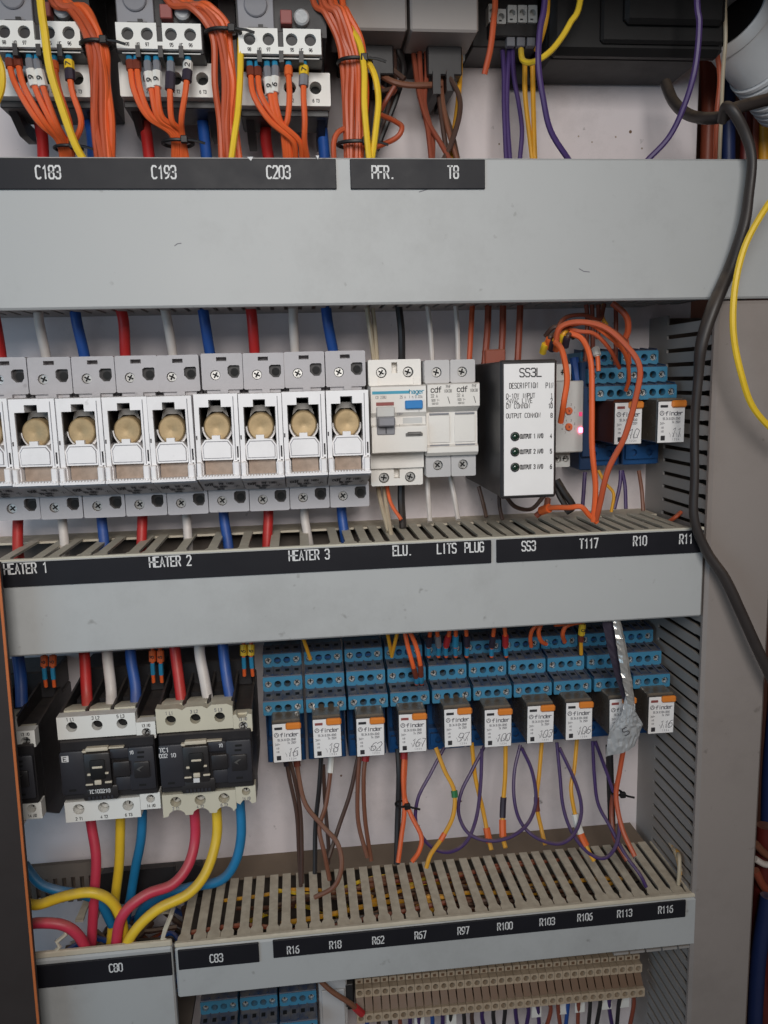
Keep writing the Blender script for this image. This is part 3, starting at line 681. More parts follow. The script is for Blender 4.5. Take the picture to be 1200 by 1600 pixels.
def relay_proto(case='smoke'):
    t = thing('plug_in_relay', '', 'relay', 0, -258, group='plug-in relays with white faces')
    w = 20.0
    part(MB().box(.2, w - .2, 26, 74.6, .4, 30.4, .9), 'case', case, t)
    part(MB().box(0, w, 74.6, 75.6, -.2, 28.6, .4), 'face_frame', 'black', t)
    part(MB().box(.5, w - .4, 75.6, 76.1, .3, 28.2, .2), 'face_card', 'card', t)
    part(MB().box(1.9, 7.2, 76.1, 76.4, 24.2, 25.9), 'flag_window', 'ink', t)
    part(MB().box(9.6, 20.2, 75.2, 78.4, 24.2, 29.0, 1.0), 'lever', 'lever', t)
    part(MB().box(2.7, 5.7, 76.1, 76.25, 1.9, 5.1), 'square_mark', 'ink', t)
    m = MB()
    text(m, 'finder', 12.0, 20.2, 2.6, 76.2, w=.55, asp=.72, gap=.1)
    strokes(m, circ(3.1, 20.4, 1.5, 10) + [(4.6, 20.4)], 76.2, .45); strokes(m, [(2.2, 19.4), (3.1, 21.4), (4.0, 19.8)], 76.2, .4)
    text(m, '55.34.8.024.0040', 10.0, 16.6, 1.5, 76.2, w=.26, gap=.1); text(m, '24V~', 3.6, 13.4, 1.5, 76.2, w=.26)
    text(m, '7A 250V', 13.4, 14.2, 1.5, 76.2, w=.26)
    for k, z in enumerate((10.6, 8)): text(m, 'IND', 3.6, z, 1.2, 76.2, w=.2)
    text(m, '1 2 3 4', 13.6, 2.4, 1.2, 76.2, w=.2)
    for x in (9.6, 12, 14.4, 16.8): strokes(m, [(x, 4), (x, 5.6), (x - .9, 7)], 76.2, .22)
    link('print', m.mesh('print', 'ink_grey', smooth=False, fix=False), t)
    return t
def handwriting(t, s):
    random.seed(hash_of(s)); m = MB()
    text(m, s, 13.2, 7.2, 6.2 if len(s) < 3 else 5.4, 76.35, w=.38, asp=.5, gap=.12, slant=.25, jit=.35)
    link('handwritten_number', m.mesh('handwritten_number', 'pen', smooth=False, fix=False), t)
def hash_of(s): return sum(ord(c) * (i + 3) for i, c in enumerate(s))
rn = ['R16', 'R18', 'R62', 'R67', 'R97', 'R100', 'R103', 'R106', 'R113', 'R116']
hand = ['16', '18', '62', '167', '97', '100', '103', '106', '113', '116']
sk = socket_proto(); rl = relay_proto()
spots = [(-31.6 + 30.1 * i, -279.0 + .14 * i) for i in range(10)]
redflag = {1, 3, 8, 9}
relays = []
for i, (x, z) in enumerate(spots):
    s = sk if i == 0 else dup(sk); s.location = loc(x, 0, z); s.rotation_euler.y = random.uniform(-.006, .006)
    s['label'] = 'blue stepped relay socket standing over the %s label' % rn[i]
    r = rl if i == 0 else dup(rl); r.location = loc(x + 4.3 + (i * .05), 0, -257.8 + random.uniform(-.5, .5)); r.rotation_euler = (random.uniform(-.015, .015), random.uniform(-.012, .012), random.uniform(-.02, .02))
    r['label'] = 'white-faced plug-in relay with orange lever over the %s label' % rn[i]
    relays.append(r)
for nm, x, hw in (('R10', 206.9, '10'), ('R11', 237.4, '11')):
    s = dup(sk); s.location = loc(x, 0, -65.8); s['label'] = 'blue stepped relay socket standing over the %s label' % nm
    r = dup(rl); r.location = loc(x + 5.6, 0, -46.2); r['label'] = 'white-faced plug-in relay with orange lever over the %s label' % nm
    relays.append(r)
cu = M['copper_coil']
for r, h in zip(relays, hand + ['10', '11']): handwriting(r, h)
for i in (1, 3, 8, 9, 10):
    for c in relays[i].children:
        if c.name.startswith('flag_window'):
            c.data = c.data.copy(); c.data.materials[0] = M['redbrown']
for c in relays[10].children:
    if c.name.startswith('case'): c.data = c.data.copy(); c.data.materials[0] = M['copper_coil']; c['label'] = 'see-through relay case with copper coloured inside'
random.seed(11)
# three more sockets at the bottom, seen from above
for i in range(3):
    s = dup(sk); s.location = loc(-91.5 + 30.0 * i, 0, -534.5)
    s['label'] = 'blue relay socket at the bottom edge under the C83 duct, %s' % ('leftmost of three', 'middle of three', 'rightmost of three')[i]
# ================================================================ overload relays in the top row
def overload(xs, zs, xl, zl, wl, label, hidden_left=False):
    """xs, zs: left x and top z of the four-screw strip (front 95); xl, zl, wl: lower white block (front 75)"""
    t = thing('overload_relay', label, 'overload relay', xs, zl - 20)
    X = lambda x: x - xs; Z = lambda z: z - (zl - 20)
    w = 47.6
    part(MB().box(-4, 52, 0, 40, 8, 74, 1).box(-2, 50, 40, 66, 19, 74, 1), 'body', 'black', t)
    part(MB().box(-1, w + 1, 60, 92, Z(zs) - 15, Z(zs) + .2, .6).box(-1, w + 4, 0, 84, Z(zs), 150), 'upper_body', 'black', t)  # tall rear box runs up out of view, added to shade the wall
    zz = Z(zs)
    ol = [(0, zz - 13.4), (w, zz - 13.4), (w, zz + .3), (25.8, zz + .3), (25.8, zz - 9.6), (22.6, zz - 9.6), (22.6, zz + .3), (0, zz + .3)]
    hx = (6.4, 17.2, 30.6, 41.4)
    o = part(MB().plate(ol, [circ(x, zz - 5.6, 3.4, 16) for x in hx], 95, 85, 8), 'contact_strip', 'white_strip', t)
    for x in hx: screw(o, x, 90.4, zz - 5.6, 2.9); bore_shade(o, x, 89.6, zz - 5.6, 3.3)
    part(MB().box(2, w - 1, 78, 92, zz - 14.9, zz - 13.5, .3), 'strip_skirt', 'white_strip', t)
    m = MB()
    for x in (11.6, 24.2, 35.8): m.box(x - 1.3, x + 1.3, 80, 95.6, zz - 18, zz - 11.8)
    part(m, 'clip', 'black', t)
    lettering(t, [(s, x, zz - 11.2, 1.8, 95.1, dict(w=.35)) for s, x in (('98', 6, ), ('97', 17), ('NO', 11.8), ('95', 30.6), ('NC', 36), ('96', 41.4))], 'ink', 'print')
    # dial face above the strip
    part(MB().box(0, 20.8, 84, 88, zz + .5, 74, .4), 'dial_face', 'mid_grey', t)
    x0 = 10.6
    part(MB().lathe((x0, 88, zz + 15.4), (0, 1, 0), [(6.8, 0), (6.8, 1.2), (6.2, 1.8)], 22), 'setting_dial', 'sleeve_grey', t)
    part(MB().box(5.6, 17, 88, 89, zz + 2, zz + 3.2).box(11.6, 14.4, 88, 89.4, zz + .6, zz + 4.6), 'tab', 'black', t)
    part(MB().box(24.6, 31.4, 84, 91, zz + 4.6, zz + 12.2, .5), 'stop_button', 'redbrown', t)
    part(MB().lathe((37, 84, zz + 9.5), (0, 1, 0), [(4.6, 0), (4.6, 4), (3.6, 5)], 16), 'reset_button', 'tape', t)
    # lower white block with three terminal holes
    b = zl - 20
    lx = X(xl)
    o = part(MB().plate(rect(lx, lx + wl, 1.2, 20.2, .5), [circ(lx + wl - 9 - 15.6 * k, 11.6, 3.7, 16) for k in range(3)], 75, 62, 9), 'terminal_block', 'white_strip', t)
    for k in range(3): bore_shade(o, lx + wl - 9 - 15.6 * k, 66.2, 11.6, 3.5)
    lettering(o, [(s, lx + wl - 9 - 15.6 * k, 4.2, 1.8, 75.1, dict(w=.35)) for k, s in enumerate(('6 T3', '4 T2', '2 T1'))], 'ink', 'print')
    part(MB().box(lx + .5, lx + wl - 1, 36, 68, -3, 1.1, .5), 'lower_shroud', 'black', t)
    for a in (lx + 3, lx + wl - 8): part(MB().extx([(26, -12), (44, -12), (62, -3), (26, -3)], a, a + 5), 'shroud_fin', 'black', t)
    return t
ov = [overload(-159.5, 204.4, -168, 190.3, 57.0, 'overload relay with white screw strip over the C183 label'),
      overload(-92.2, 204.6, -95.8, 190.9, 57.6, 'overload relay with white screw strip over the C193 label'),
      overload(-23.6, 203.0, -26.0, 186.6, 55.6, 'overload relay with white screw strip over the C203 label')]

# ---- two grey plug boxes above PFR and T8
for x, w, lab in ((32.5, 46.2, 'grey boxed relay above the PFR. label'), (80.8, 42.8, 'grey boxed relay above the T8 label')):
    t = thing('boxed_relay', lab, 'relay', x, 190, group=None)
    part(MB().box(0, w, 34, 70, 23.6, 96, 1.2), 'housing', 'housing', t)
    part(MB().box(6, w - 4, 0, 34, 20, 96, 1), 'inner_body', 'black', t)
    part(MB().box(14, w - 6, 2, 48, 6, 24, .8).box(17, 22, 3, 50, -6, 8).box(26, 31, 3, 50, -4, 8), 'socket_base', 'black', t)

# ---- T8 terminal rail block
t = thing('terminal_block', 'dark terminal block with small grey clamps above T8 label', 'terminal block', 127, 204.5)
part(MB().box(0, 45, 0, 36, 13.5, 56, .8), 'body', 'black_case', t)
part(MB().box(10, 45, 36, 42, 18, 27, .6), 'lower_step', 'black_case', t)
for k, (a, b, c, dd) in enumerate(((763, 776, 6, 34), (776, 791, 14, 37), (793, 808, 8, 35), (809, 824, 8, 35), (825, 840, 8, 35), (858, 873, 9, 36))):
    xa, za = P(a, dd, 44); xb, zb = P(b, c, 44); xa -= 127; xb -= 127; za -= 204.5; zb -= 204.5
    xc = (xa + xb) / 2
    o = part(MB().plate(rect(xa + .2, xb - .2, za, zb, .3), [circ(xc, zb - 4.6, 2.1)], 44, 30, 5), 'clamp', 'light_grey', t)
    part(MB().box(xc - 1.6, xc + .2, 44, 44.3, za + 1.4, za + 2.2), 'slot', 'ink', o)
    if k > 1: part(MB().box(xa + .4, xb - .4, 36, 41, za - 13, za - .4, .4), 'cover_tab', 'sleeve_grey', t)
part(MB().box(-14, -.5, 0, 6, 10, 56, .4).box(-10, -1, 6, 18, 12, 16), 'rail_end', 'tape', t)

# ---- black transformer box
t = thing('transformer_box', 'large black plastic box with raised lid in the top right', 'transformer', 226, 186.5)
part(MB().box(-52, 57, 0, 50, 20.5, 110, 3), 'case', 'near_black', t)
part(MB().box(-52, 66, 46, 58, 20.2, 110, 4), 'lid', 'near_black', t)
part(MB().box(-20, 64, 58, 61, 26, 110, 2), 'lid_panel', 'near_black', t)
part(MB().box(-6, 62, 61, 66, 36, 110, 3), 'lid_panel', 'near_black', t)
part(MB().box(-66, -40, 0, 8, 16.5, 40, 2), 'lug', 'near_black', t)
x, z = P(863, 115, 8); x -= 226; z -= 186.5
o = part(MB().lathe((x, 7.6, z), (0, 1, 0), [(3.4, 0), (3.4, 1), (2.2, 1), (2.2, 4), (1.6, 4.5)], 6), 'bolt', 'screw', t)

# ---- white corrugated conduit at the top right corner
c0 = Vector(P3((1143, 30, 30))); c1 = Vector(P3((1236, 150, 2)))
ax = (c1 - c0); Lc = ax.length
t = thing('conduit', 'white corrugated conduit end with smooth collar in the top right corner', 'conduit', c0.x, c0.z - 30)
def rel(v): return (v.x - c0.x, v.y, v.z - c0.z + 30)
axr = tuple(ax.normalized())
part(MB().lathe(rel(c0), axr, [(22.8, 8), (23.4, 0), (25.4, -.5), (26.4, 1.5), (26.0, 8), (24.5, 9), (24.5, 40), (20, 41), (19.5, 9)], 40, False), 'collar', 'conduit_white', t)
part(MB().lathe(rel(c0), axr, [(22.5, 3.0), (21, 3.2), (1, 3.4)], 32), 'bore_shade', 'deep_black', t)  # black disc across the mouth, painting in the dark inside
pr = [(20, 40)]
for k in range(8): h = 41 + k * 5.2; pr += [(23.0, h), (25.8, h + .6), (25.8, h + 3.0), (23.0, h + 3.6)]
pr.append((20, 41 + 8 * 5.2))
part(MB().lathe(rel(c0), axr, pr, 40), 'corrugated_tube', 'conduit_white', t)

# ================================================================ contactors
def contactor(x, z, cream=False, label='', wide=62.0, shape='flat'):
    t = thing('contactor', label, 'contactor', x, z)
    MAP[0] = lambda x, d, z: (x, d if d < 92 else 92 + (d - 92) * .55, z)
    sm = 'beige' if cream else 'white_strip'
    part(MB().box(1, wide - 1, 0, 79, 4, 66, 1), 'body', 'black', t)
    part(MB().box(2, wide - 2, 0, 34, 66, 86, 1).box(3, wide - 14, 34, 52, 64, 70), 'coil_body', 'black', t)
    # fins between the upper cable pockets
    for fx in (.2, 16.6, 32.6, 48.8, 60.2):
        zz = 73.6 if fx < 55 else 66
        part(MB().extx([(26, 62), (82, 62), (84, zz - 2), (82, zz), (30, zz + 5), (26, zz + 5)], fx, fx + 1.5), 'fin', 'black_case', t)
    # beige lips of the cable pockets
    for a, b in ((2.4, 16.0), (18.8, 32.2), (34.8, 48.2)): part(MB().extx([(60, 66), (81.2, 66), (81.2, 74.2), (78, 74.6), (60, 70)], a, b), 'pocket_lip', 'beige', t)
    part(MB().extx([(66, 60), (84, 60), (84, 66.0), (80, 66.4), (66, 63)], 50.6, 60), 'pocket_lip', 'beige', t)
    hs = [circ(9.2, 66.4, 3.5, 16), circ(25.2, 66.4, 3.5, 16), circ(41.0, 66.4, 3.5, 16)]
    up = [(0, 58.2), (49.6, 58.2), (49.6, 73.4), (0, 73.4)]
    if cream: up = [(0, 58.2), (49.6, 58.2), (49.6, 73.6), (46, 75.4), (36, 75.4), (33, 73), (30, 75), (20, 75), (17, 73), (14, 74.4), (4, 74.4), (0, 75)]
    o = part(MB().plate(up, hs, 90, 82, 9), 'upper_strip', sm, t)
    for xx in (9.2, 25.2, 41.0): bore_shade(o, xx, 84.4, 66.4, 3.5)
    lettering(o, [(s, xx, 71.6, 2.1, 90.1, dict(w=.38)) for s, xx in (('1 L1', 8.6), ('3 L2', 24.6), ('5 L3', 40.4))], 'ink_grey' if cream else 'ink', 'print')
    aux = rect(49.7, 62, 55, 66.4) if not cream else [(49.7, 55), (62, 55), (62, 67), (59.4, 67.6), (58, 64.8), (53, 64.8), (51.6, 67.6), (49.7, 67)]
    o = part(MB().plate(aux, [circ(56, 59.3, 3.0, 14)], 90, 82, 8), 'auxiliary_strip', sm, t)
    screw(o, 56, 86.4, 59.3, 2.9)
    lettering(o, [('13 NO', 56, 64, 1.9, 90.1, dict(w=.36))], 'ink_grey' if cream else 'ink', 'print')
    lo = [(0, 0), (48.4, 0), (48.4, 14.2), (0, 14.2)]
    if cream:
        lo = [(0, 14.2), (48.4, 14.2), (48.4, 1)]
        for cxx in (40.8, 25.0, 9.0):
            for k in range(7):
                a = math.pi * k / 6; lo.append((cxx + 5.6 * math.cos(a), -1.2 + 4.2 * math.sin(a)))
        lo.append((0, -2))
    zc = 8.2
    o = part(MB().plate(lo, [circ(xx, zc + .6, 3.7, 16) for xx in (8.8, 24.8, 40.6)], 90, 82, 9), 'lower_strip', sm, t)
    for xx in (8.8, 24.8, 40.6):
        screw(o, xx, 83.0, zc + .6, 2.9, 'slot'); bore_shade(o, xx, 82.2, zc + .6, 3.5)
    lettering(o, [(s, xx, 2.2 if not cream else 4.1, 2.0, 90.1, dict(w=.38)) for s, xx in (('2 T1', 8.6), ('4 T2', 24.6), ('6 T3', 40.4))], 'ink_grey' if cream else 'ink', 'print')
    la = rect(48.6, 61.6, 5, 16.6) if not cream else [(48.5, 16.6), (61.8, 16.6), (61.8, 4.2), (59, 3.4), (57, 6.2), (53, 6.2), (51, 3.4), (48.5, 5)]
    o = part(MB().plate(la, [circ(55.4, 12.4, 2.9, 14)], 90, 82, 8), 'auxiliary_strip', sm, t)
    screw(o, 55.4, 84.4, 12.4, 2.3)
    lettering(o, [('14 NO', 55.4, 7.4, 1.9, 90.1, dict(w=.36))], 'ink_grey' if cream else 'ink', 'print')
    # black magnet front
    part(MB().box(.8, 61, 79, 92, 16.8, 57.6, .8), 'front', 'black', t)
    part(MB().box(1.2, 16.4, 92, 98, 22, 51.4, .8).box(44.5, 60.6, 92, 98, 22, 51.4, .8).box(33, 44.6, 92, 97, 44.8, 51.2, .5).box(35, 44.6, 92, 95.5, 22, 31, .5), 'raised_panel', 'panel_black', t)
    part(MB().box(16.6, 33, 92, 101, 25.4, 50, .8).box(14, 36, 92, 97, 16.9, 26, .8), 'armature', 'black_case', t)
    part(MB().box(20.4, 29.8, 101, 103.5, 33, 46, .6), 'armature_window', 'deep_black', t)
    part(MB().box(18, 32, 92, 98.5, 51.0, 53.4, .4).box(15.4, 18.2, 92, 97.6, 50.2, 51.6, .3), 'clip', 'tan_pvc', t); part(MB().box(32.2, 42, 92, 97.4, 51.8, 52.7, .3), 'clip', 'tan_pvc', t)
    m = MB().box(22, 28.4, 101, 104.2, 40.6, 42.0, .3).box(18.4, 21.4, 100, 103, 35.6, 37, .3).box(28.4, 31.8, 100, 103, 36, 37.2, .3).box(22.8, 27, 102, 104.2, 29.4, 32.4, .3).box(16.8, 21.4, 100, 102.6, 28.8, 29.8, .3).box(29, 33.4, 100, 102.6, 29.6, 30.8, .3)
    part(m, 'spring_tab', 'tan_pvc', t)
    part(MB().box(34.8, 45.2, 95, 101, 33, 43, .6).box(47.6, 57.6, 97, 101, 31, 42, .6), 'block', 'black', t)
    part(MB().extr([(49.4, 37.4), (52.2, 39.2), (54.4, 39.6), (52.6, 38.2), (51.2, 37.2), (52.2, 35.8), (50.6, 36.6)], 101, 102), 'lever_tip', 'steel_dull', t)
    m = MB()
    for k in range(7): m.box(17 + k * 2.4, 18.6 + k * 2.4, 97, 98.4, 17.4, 19.8)
    part(m, 'grip_rib', 'panel_black', t)
    for a, b in ((50, 44.2), (50, 24.6), (5.6, 24.4), (50.4, 47.4)): part(MB().box(a, a + 4.4, 98, 98.3, b, b + 1.4), 'vent', 'deep_black', t)
    if cream:
        lettering(t, [('TC1', 4.6, 48.6, 2.7, 98.1, dict(w=.55, asp=.6)), ('D32 10', 6.6, 44.6, 2.5, 98.1, dict(w=.5, asp=.55)), ('10', 41, 48.8, 2.2, 97.1, dict(w=.45))])
        part(MB().box(22.4, 26.4, 101.2, 101.5, 25.2, 28.2), 'badge', 'letter_white', t)
    else:
        part(MB().box(2.6, 7, 98, 98.3, 45, 49.2), 'badge', 'letter_white', t)
        lettering(t, [('E', 4.6, 47.1, 2.6, 98.4, dict(w=.5, asp=.7))], 'ink', 'badge_print')
        lettering(t, [('TC1D3210', 24.5, 23.0, 2.5, 97.2, dict(w=.5, asp=.5)), ('10', 46.6, 48.4, 2.2, 98.1, dict(w=.45))])
    for a, b in ((2.4, 4.4), (17, 18.6), (57, 59.5)): part(MB().extx([(30, -14), (50, -14), (76, 2), (76, 16), (30, 16)], a, b), 'lower_fin', 'black', t)
    MAP[0] = None
    return t
contactor(-162.4, -282.4, False, 'black contactor with white terminal strips, lettered TC1D3210')
contactor(-99.6, -282.6, True, 'black contactor with cream wavy terminal strips, lettered TC1 D32 10')
t3 = contactor(-238.6, -282.8, False, 'black contactor half hidden by the door at the left edge')

# ================================================================ feed-through terminal strip at the bottom
def tblock():
    t = thing('terminal_block', 'narrow tan feed-through terminal block in the long row at the bottom', 'terminal block', 0, -492, group='tan terminal blocks in the bottom row')
    w = 6.6
    part(MB().box(.15, w - .15, 0, 38, 4, 38, .3), 'body', 'terminal_tan', t)
    for z0, z1, d in ((0, 7.6, 54), (17.0, 24.4, 48)):
        bore_shade(part(MB().plate(rect(.1, w - .1, z0, z1, .4), [circ(w / 2, (z0 + z1) / 2, 2.25, 10)], d, 36, 5), 'clamp_face', 'terminal_tan', t), w / 2, d - 4.9, (z0 + z1) / 2, 2.2)
    part(MB().extx([(38, 8), (52, 8), (45, 16.6), (38, 16.6)], .5, w - .5), 'lever', 'clamp_brown', t)
    part(MB().box(.3, w - .3, 34, 44, 25.4, 29.6, .3).box(.3, w - .3, 30, 40, 30.6, 34.4, .3), 'marker_tab', 'terminal_tan', t)
    part(MB().box(2, 4.4, 44, 44.2, 26.4, 28.6), 'marker_window', 'clamp_brown', t)
    return t
tb = tblock()
xa = P(556, 1560, 50)[0]; xb = P(1005, 1522, 50)[0]
NB = 35
for i in range(NB):
    o = tb if i == 0 else dup(tb)
    o.location = loc(xa + (xb - xa) / NB * i, 0, -488 - .12 * i)
    o['label'] = 'narrow tan terminal block in the bottom row, number %d counted from its left end' % (i + 1)
t = thing('end_clamp', 'dark end clamp at the left end of the tan terminal row', 'clamp', xa - 9, -488)
part(MB().box(0, 8.4, 0, 40, 0, 32, .8), 'body', 'black', t); part(MB().box(1, 7.4, 40, 44, 6, 26, .5), 'latch', 'black_case', t)
t = thing('junction_module', 'pale grey module between blue sockets and tan terminal row', 'module', -1.5, -560)
part(MB().box(0, 22, 0, 44, 0, 112, 1), 'case', 'breaker_grey', t); part(MB().box(2, 20, 44, 46, 8, 96, .6), 'front', 'breaker_grey', t)
# ================================================================ wires
def spline(pts, per=7):
    pts = [Vector(p) for p in pts]
    if len(pts) < 3: return [pts[0].lerp(pts[1], k / 4) for k in range(5)]
    out = []
    for i in range(len(pts) - 1):
        p0 = pts[i - 1] if i else pts[0] * 2 - pts[1]; p1, p2 = pts[i], pts[i + 1]
        p3 = pts[i + 2] if i + 2 < len(pts) else pts[-1] * 2 - pts[-2]
        for k in range(per):
            t = k / per
            out.append(.5 * ((2 * p1) + (p2 - p0) * t + (2 * p0 - 5 * p1 + 4 * p2 - p3) * t * t + (3 * p1 - p0 - 3 * p2 + p3) * t ** 3))
    out.append(pts[-1]); return out
def r_of(r): return r[0] if isinstance(r, (list, tuple)) else r
def wire(m, pts, r, label, group=None, sleeves=(), name='wire', cat='wire', flat=None, n=8):
    """pts: (photo x, photo y, depth); sleeves: (start, end in path points, radius, material, name[, text])"""
    path = [P3(p) for p in pts]; jr = random.Random(len(COL.objects)); q = min(1.3, r_of(r) * .32)
    path = [p if i in (0, len(path) - 1) else (p[0] + jr.uniform(-q, q), p[1] + jr.uniform(-q, q) * .6, p[2] + jr.uniform(-q, q)) for i, p in enumerate(path)]
    if pts[0][1] < 0: path.insert(0, (path[0][0] * 1.4 - path[1][0] * .4, path[0][1], path[0][2] + 70))      # goes on up out of the picture
    if pts[-1][1] < 0: path.append((path[-1][0] * 1.4 - path[-2][0] * .4, path[-1][1], path[-1][2] + 70))
    sp = spline(path)
    if isinstance(r, (list, tuple)):
        k = (len(sp) - 1) / (len(r) - 1); r = [r[min(int(i / k), len(r) - 2)] * (1 - (i / k - min(int(i / k), len(r) - 2))) + r[min(int(i / k), len(r) - 2) + 1] * (i / k - min(int(i / k), len(r) - 2)) for i in range(len(sp))]
    o = solo(MB().tube(sp, r, n, flat), name, 'wire_' + m, label, cat, group)
    org = tuple(o['org'])
    for s in sleeves:
        a, b, rr, mm, nm = s[:5]
        q = spline(path, 14); k = len(q) - 1; last = len(pts) - 1
        seg = q[int(a / last * k):int(b / last * k) + 1]
        if len(seg) < 2: continue
        if nm == 'marker':      # flat-fronted number sleeve
            me = MB().tube([seg[0], seg[-1]], rr, 8)
        else: me = MB().tube(seg, rr, 8)
        c = link(nm, me.mesh(nm, mm, org), o)
        if len(s) > 5:
            mid = seg[len(seg) // 2]; t = MB(); text(t, s[5], mid.x, mid.z, 2.6, mid.y + rr + .15, w=.55, asp=.6, rot=1.35)
            link('print', t.mesh('print', 'ink', org, smooth=False, fix=False), c)
    del o['org']
    return o
def tie(px, py, dep, rx, rd, hz, label, tilt=0.0, tail=True):
    x, z = P(px, py, dep); t = MB(); n = 20; vs = []
    ring = [(x + rx * math.cos(2 * math.pi * k / n), dep + rd * math.sin(2 * math.pi * k / n), z + tilt * math.cos(2 * math.pi * k / n)) for k in range(n + 1)]
    t.tube(ring, hz, 6)
    t.box(x + rx * .3, x + rx * .3 + 4.2, dep + rd * .7, dep + rd + 1.6, z - 2.2, z + 2.2, .5)
    if tail: t.tube([(x + rx * .3 + 3, dep + rd, z), (x + rx + 3, dep + rd + 1, z - 1), (x + rx + 8, dep + rd + 1, z - 2.5)], .8, 5)
    o = solo(t, 'cable_tie', 'tie_black', label, 'cable tie'); del o['org']; return o

# ---- thick cables above and below the heater fuse holders
cols = ['red', 'white', 'blue'] * 3
topx = [(-14, 2), (60, 70), (116, 130), (187, 198), (256, 268), (316, 331), (391, 401), (458, 463), (509, 521)]
botx = [(30, 30), (96, 100), (158, 163), (222, 219), (290, 294), (352, 358), (419, 419), (478, 483), (533, 538)]
for i, (a, b) in enumerate(topx):
    wire(cols[i], [(a, 476, 42), (a + (b - a) * .35, 505, 44), (b, 556, 38), (b + 1, 580, 38)], 3.6 if cols[i] != 'white' else 3.2,
         'thick %s cable entering the top of the %s fuse holder from the left' % (cols[i], ORD[i]), 'cables above the heater fuses', name='cable', cat='cable', n=12)
for i, (a, b) in enumerate(botx):
    wire(cols[i], [(a, 780, 36), (a, 805, 38), (b, 852, 46), (b, 875, 52)], 3.5 if cols[i] != 'white' else 3.1,
         'thick %s cable leaving the bottom of the %s fuse holder from the left' % (cols[i], ORD[i]), 'cables below the heater fuses', name='cable', cat='cable', n=12)
# ---- wires above and below the breaker and small fuses
wire('beige', [(573, 478, 40), (580, 520, 42), (586, 575, 40)], 1.7, 'beige wire entering the breaker top, left of two', 'breaker feed wires')
wire('beige', [(582, 478, 38), (586, 520, 40), (590, 575, 40)], 1.5, 'beige wire entering the breaker top, right of two', 'breaker feed wires')
wire('black', [(623, 478, 42), (627, 520, 44), (628, 575, 40)], 2.5, 'black wire entering the top of the white breaker')
wire('white', [(668, 478, 42), (673, 520, 44), (676, 575, 42)], 1.7, 'off-white wire entering the fuse holder above LITS')
wire('white', [(712, 478, 42), (714, 520, 44), (716, 575, 42)], 1.7, 'off-white wire entering the fuse holder above PLUG')
for i, (a, b, y, m, lab) in enumerate(((738, 733, 570, 'dorange', 'orange-brown wire left of the SS3L box top'), (763, 757, 570, 'rust', 'rust wire above the left side of the SS3L box'),
        (786, 782, 580, 'rust', 'rust wire above the SS3L box, second from its left side'), (813, 808, 580, 'rust', 'rust wire above the middle of the SS3L box'))):
    wire(m, [(a, 478, 40), (a - 1, 520, 44), (b, y, 46)], 1.9 if i == 0 else 2.4, lab)
solo(MB().box(*[P(756, 560, 46)[0], P(788, 560, 46)[0]], 40, 50, P(770, 572, 46)[1], P(770, 546, 46)[1], .8), 'wire_connector', 'wire_rust', 'rust coloured connector behind the SS3L box top', 'connector')
wire('beige', [(590, 755, 40), (596, 785, 44), (607, 830, 60)], 1.6, 'beige wire below the breaker, left of two', 'wires below the breaker')
wire('beige', [(600, 755, 42), (604, 790, 46), (612, 840, 66)], 1.6, 'beige wire below the breaker, right of two', 'wires below the breaker')
wire('orange', [(604, 755, 46), (610, 785, 50), (627, 812, 56)], 1.3, 'thin orange wire below the white breaker')
wire('black', [(627, 755, 42), (628, 785, 44), (630, 825, 50)], 2.6, 'black wire below the white breaker')
wire('white', [(668, 742, 44), (670, 775, 46), (672, 815, 56)], 1.7, 'off-white wire below the fuse holder at LITS')
wire('white', [(703, 742, 44), (709, 775, 46), (716, 812, 56)], 1.7, 'off-white wire below the fuse holder at PLUG')
wire('dbrown', [(748, 760, 40), (754, 785, 44), (760, 808, 50)], 1.4, 'dark wire below the left edge of the SS3L box')
wire('dbrown', [(780, 770, 50), (781, 790, 50), (785, 812, 54)], 1.4, 'dark wire below the corner of the SS3L box')
wire('dbrown', [(790, 775, 60), (805, 792, 60), (830, 795, 56), (850, 775, 56)], 1.5, 'dark wire looped under the SS3L box')
wire('black', [(870, 750, 40), (882, 768, 44), (893, 792, 46), (884, 800, 44)], 2.6, 'black wire bending down below the timer relay')
wire('black', [(868, 755, 36), (874, 775, 40), (890, 800, 44)], 2.2, 'second black wire below the timer relay, closer to the box')
wire('dpurple', [(914, 738, 36), (912, 765, 40), (910, 795, 46)], 1.5, 'dark purple wire below the timer relay side')
wire('dpurple', [(970, 735, 40), (968, 760, 42), (960, 795, 46)], 1.4, 'dark wire below the R10 socket, left of pair')
wire('dpurple', [(972, 735, 40), (976, 760, 42), (978, 795, 46)], 1.4, 'dark wire below the R10 socket, right of pair')
wire('brown', [(998, 735, 40), (1003, 765, 42), (1005, 798, 46)], 1.5, 'brown wire below the R11 socket')
wire('amber', [(935, 735, 40), (945, 755, 44), (958, 772, 46), (955, 800, 46)], 1.2, 'thin amber wire crossing below the R10 socket')
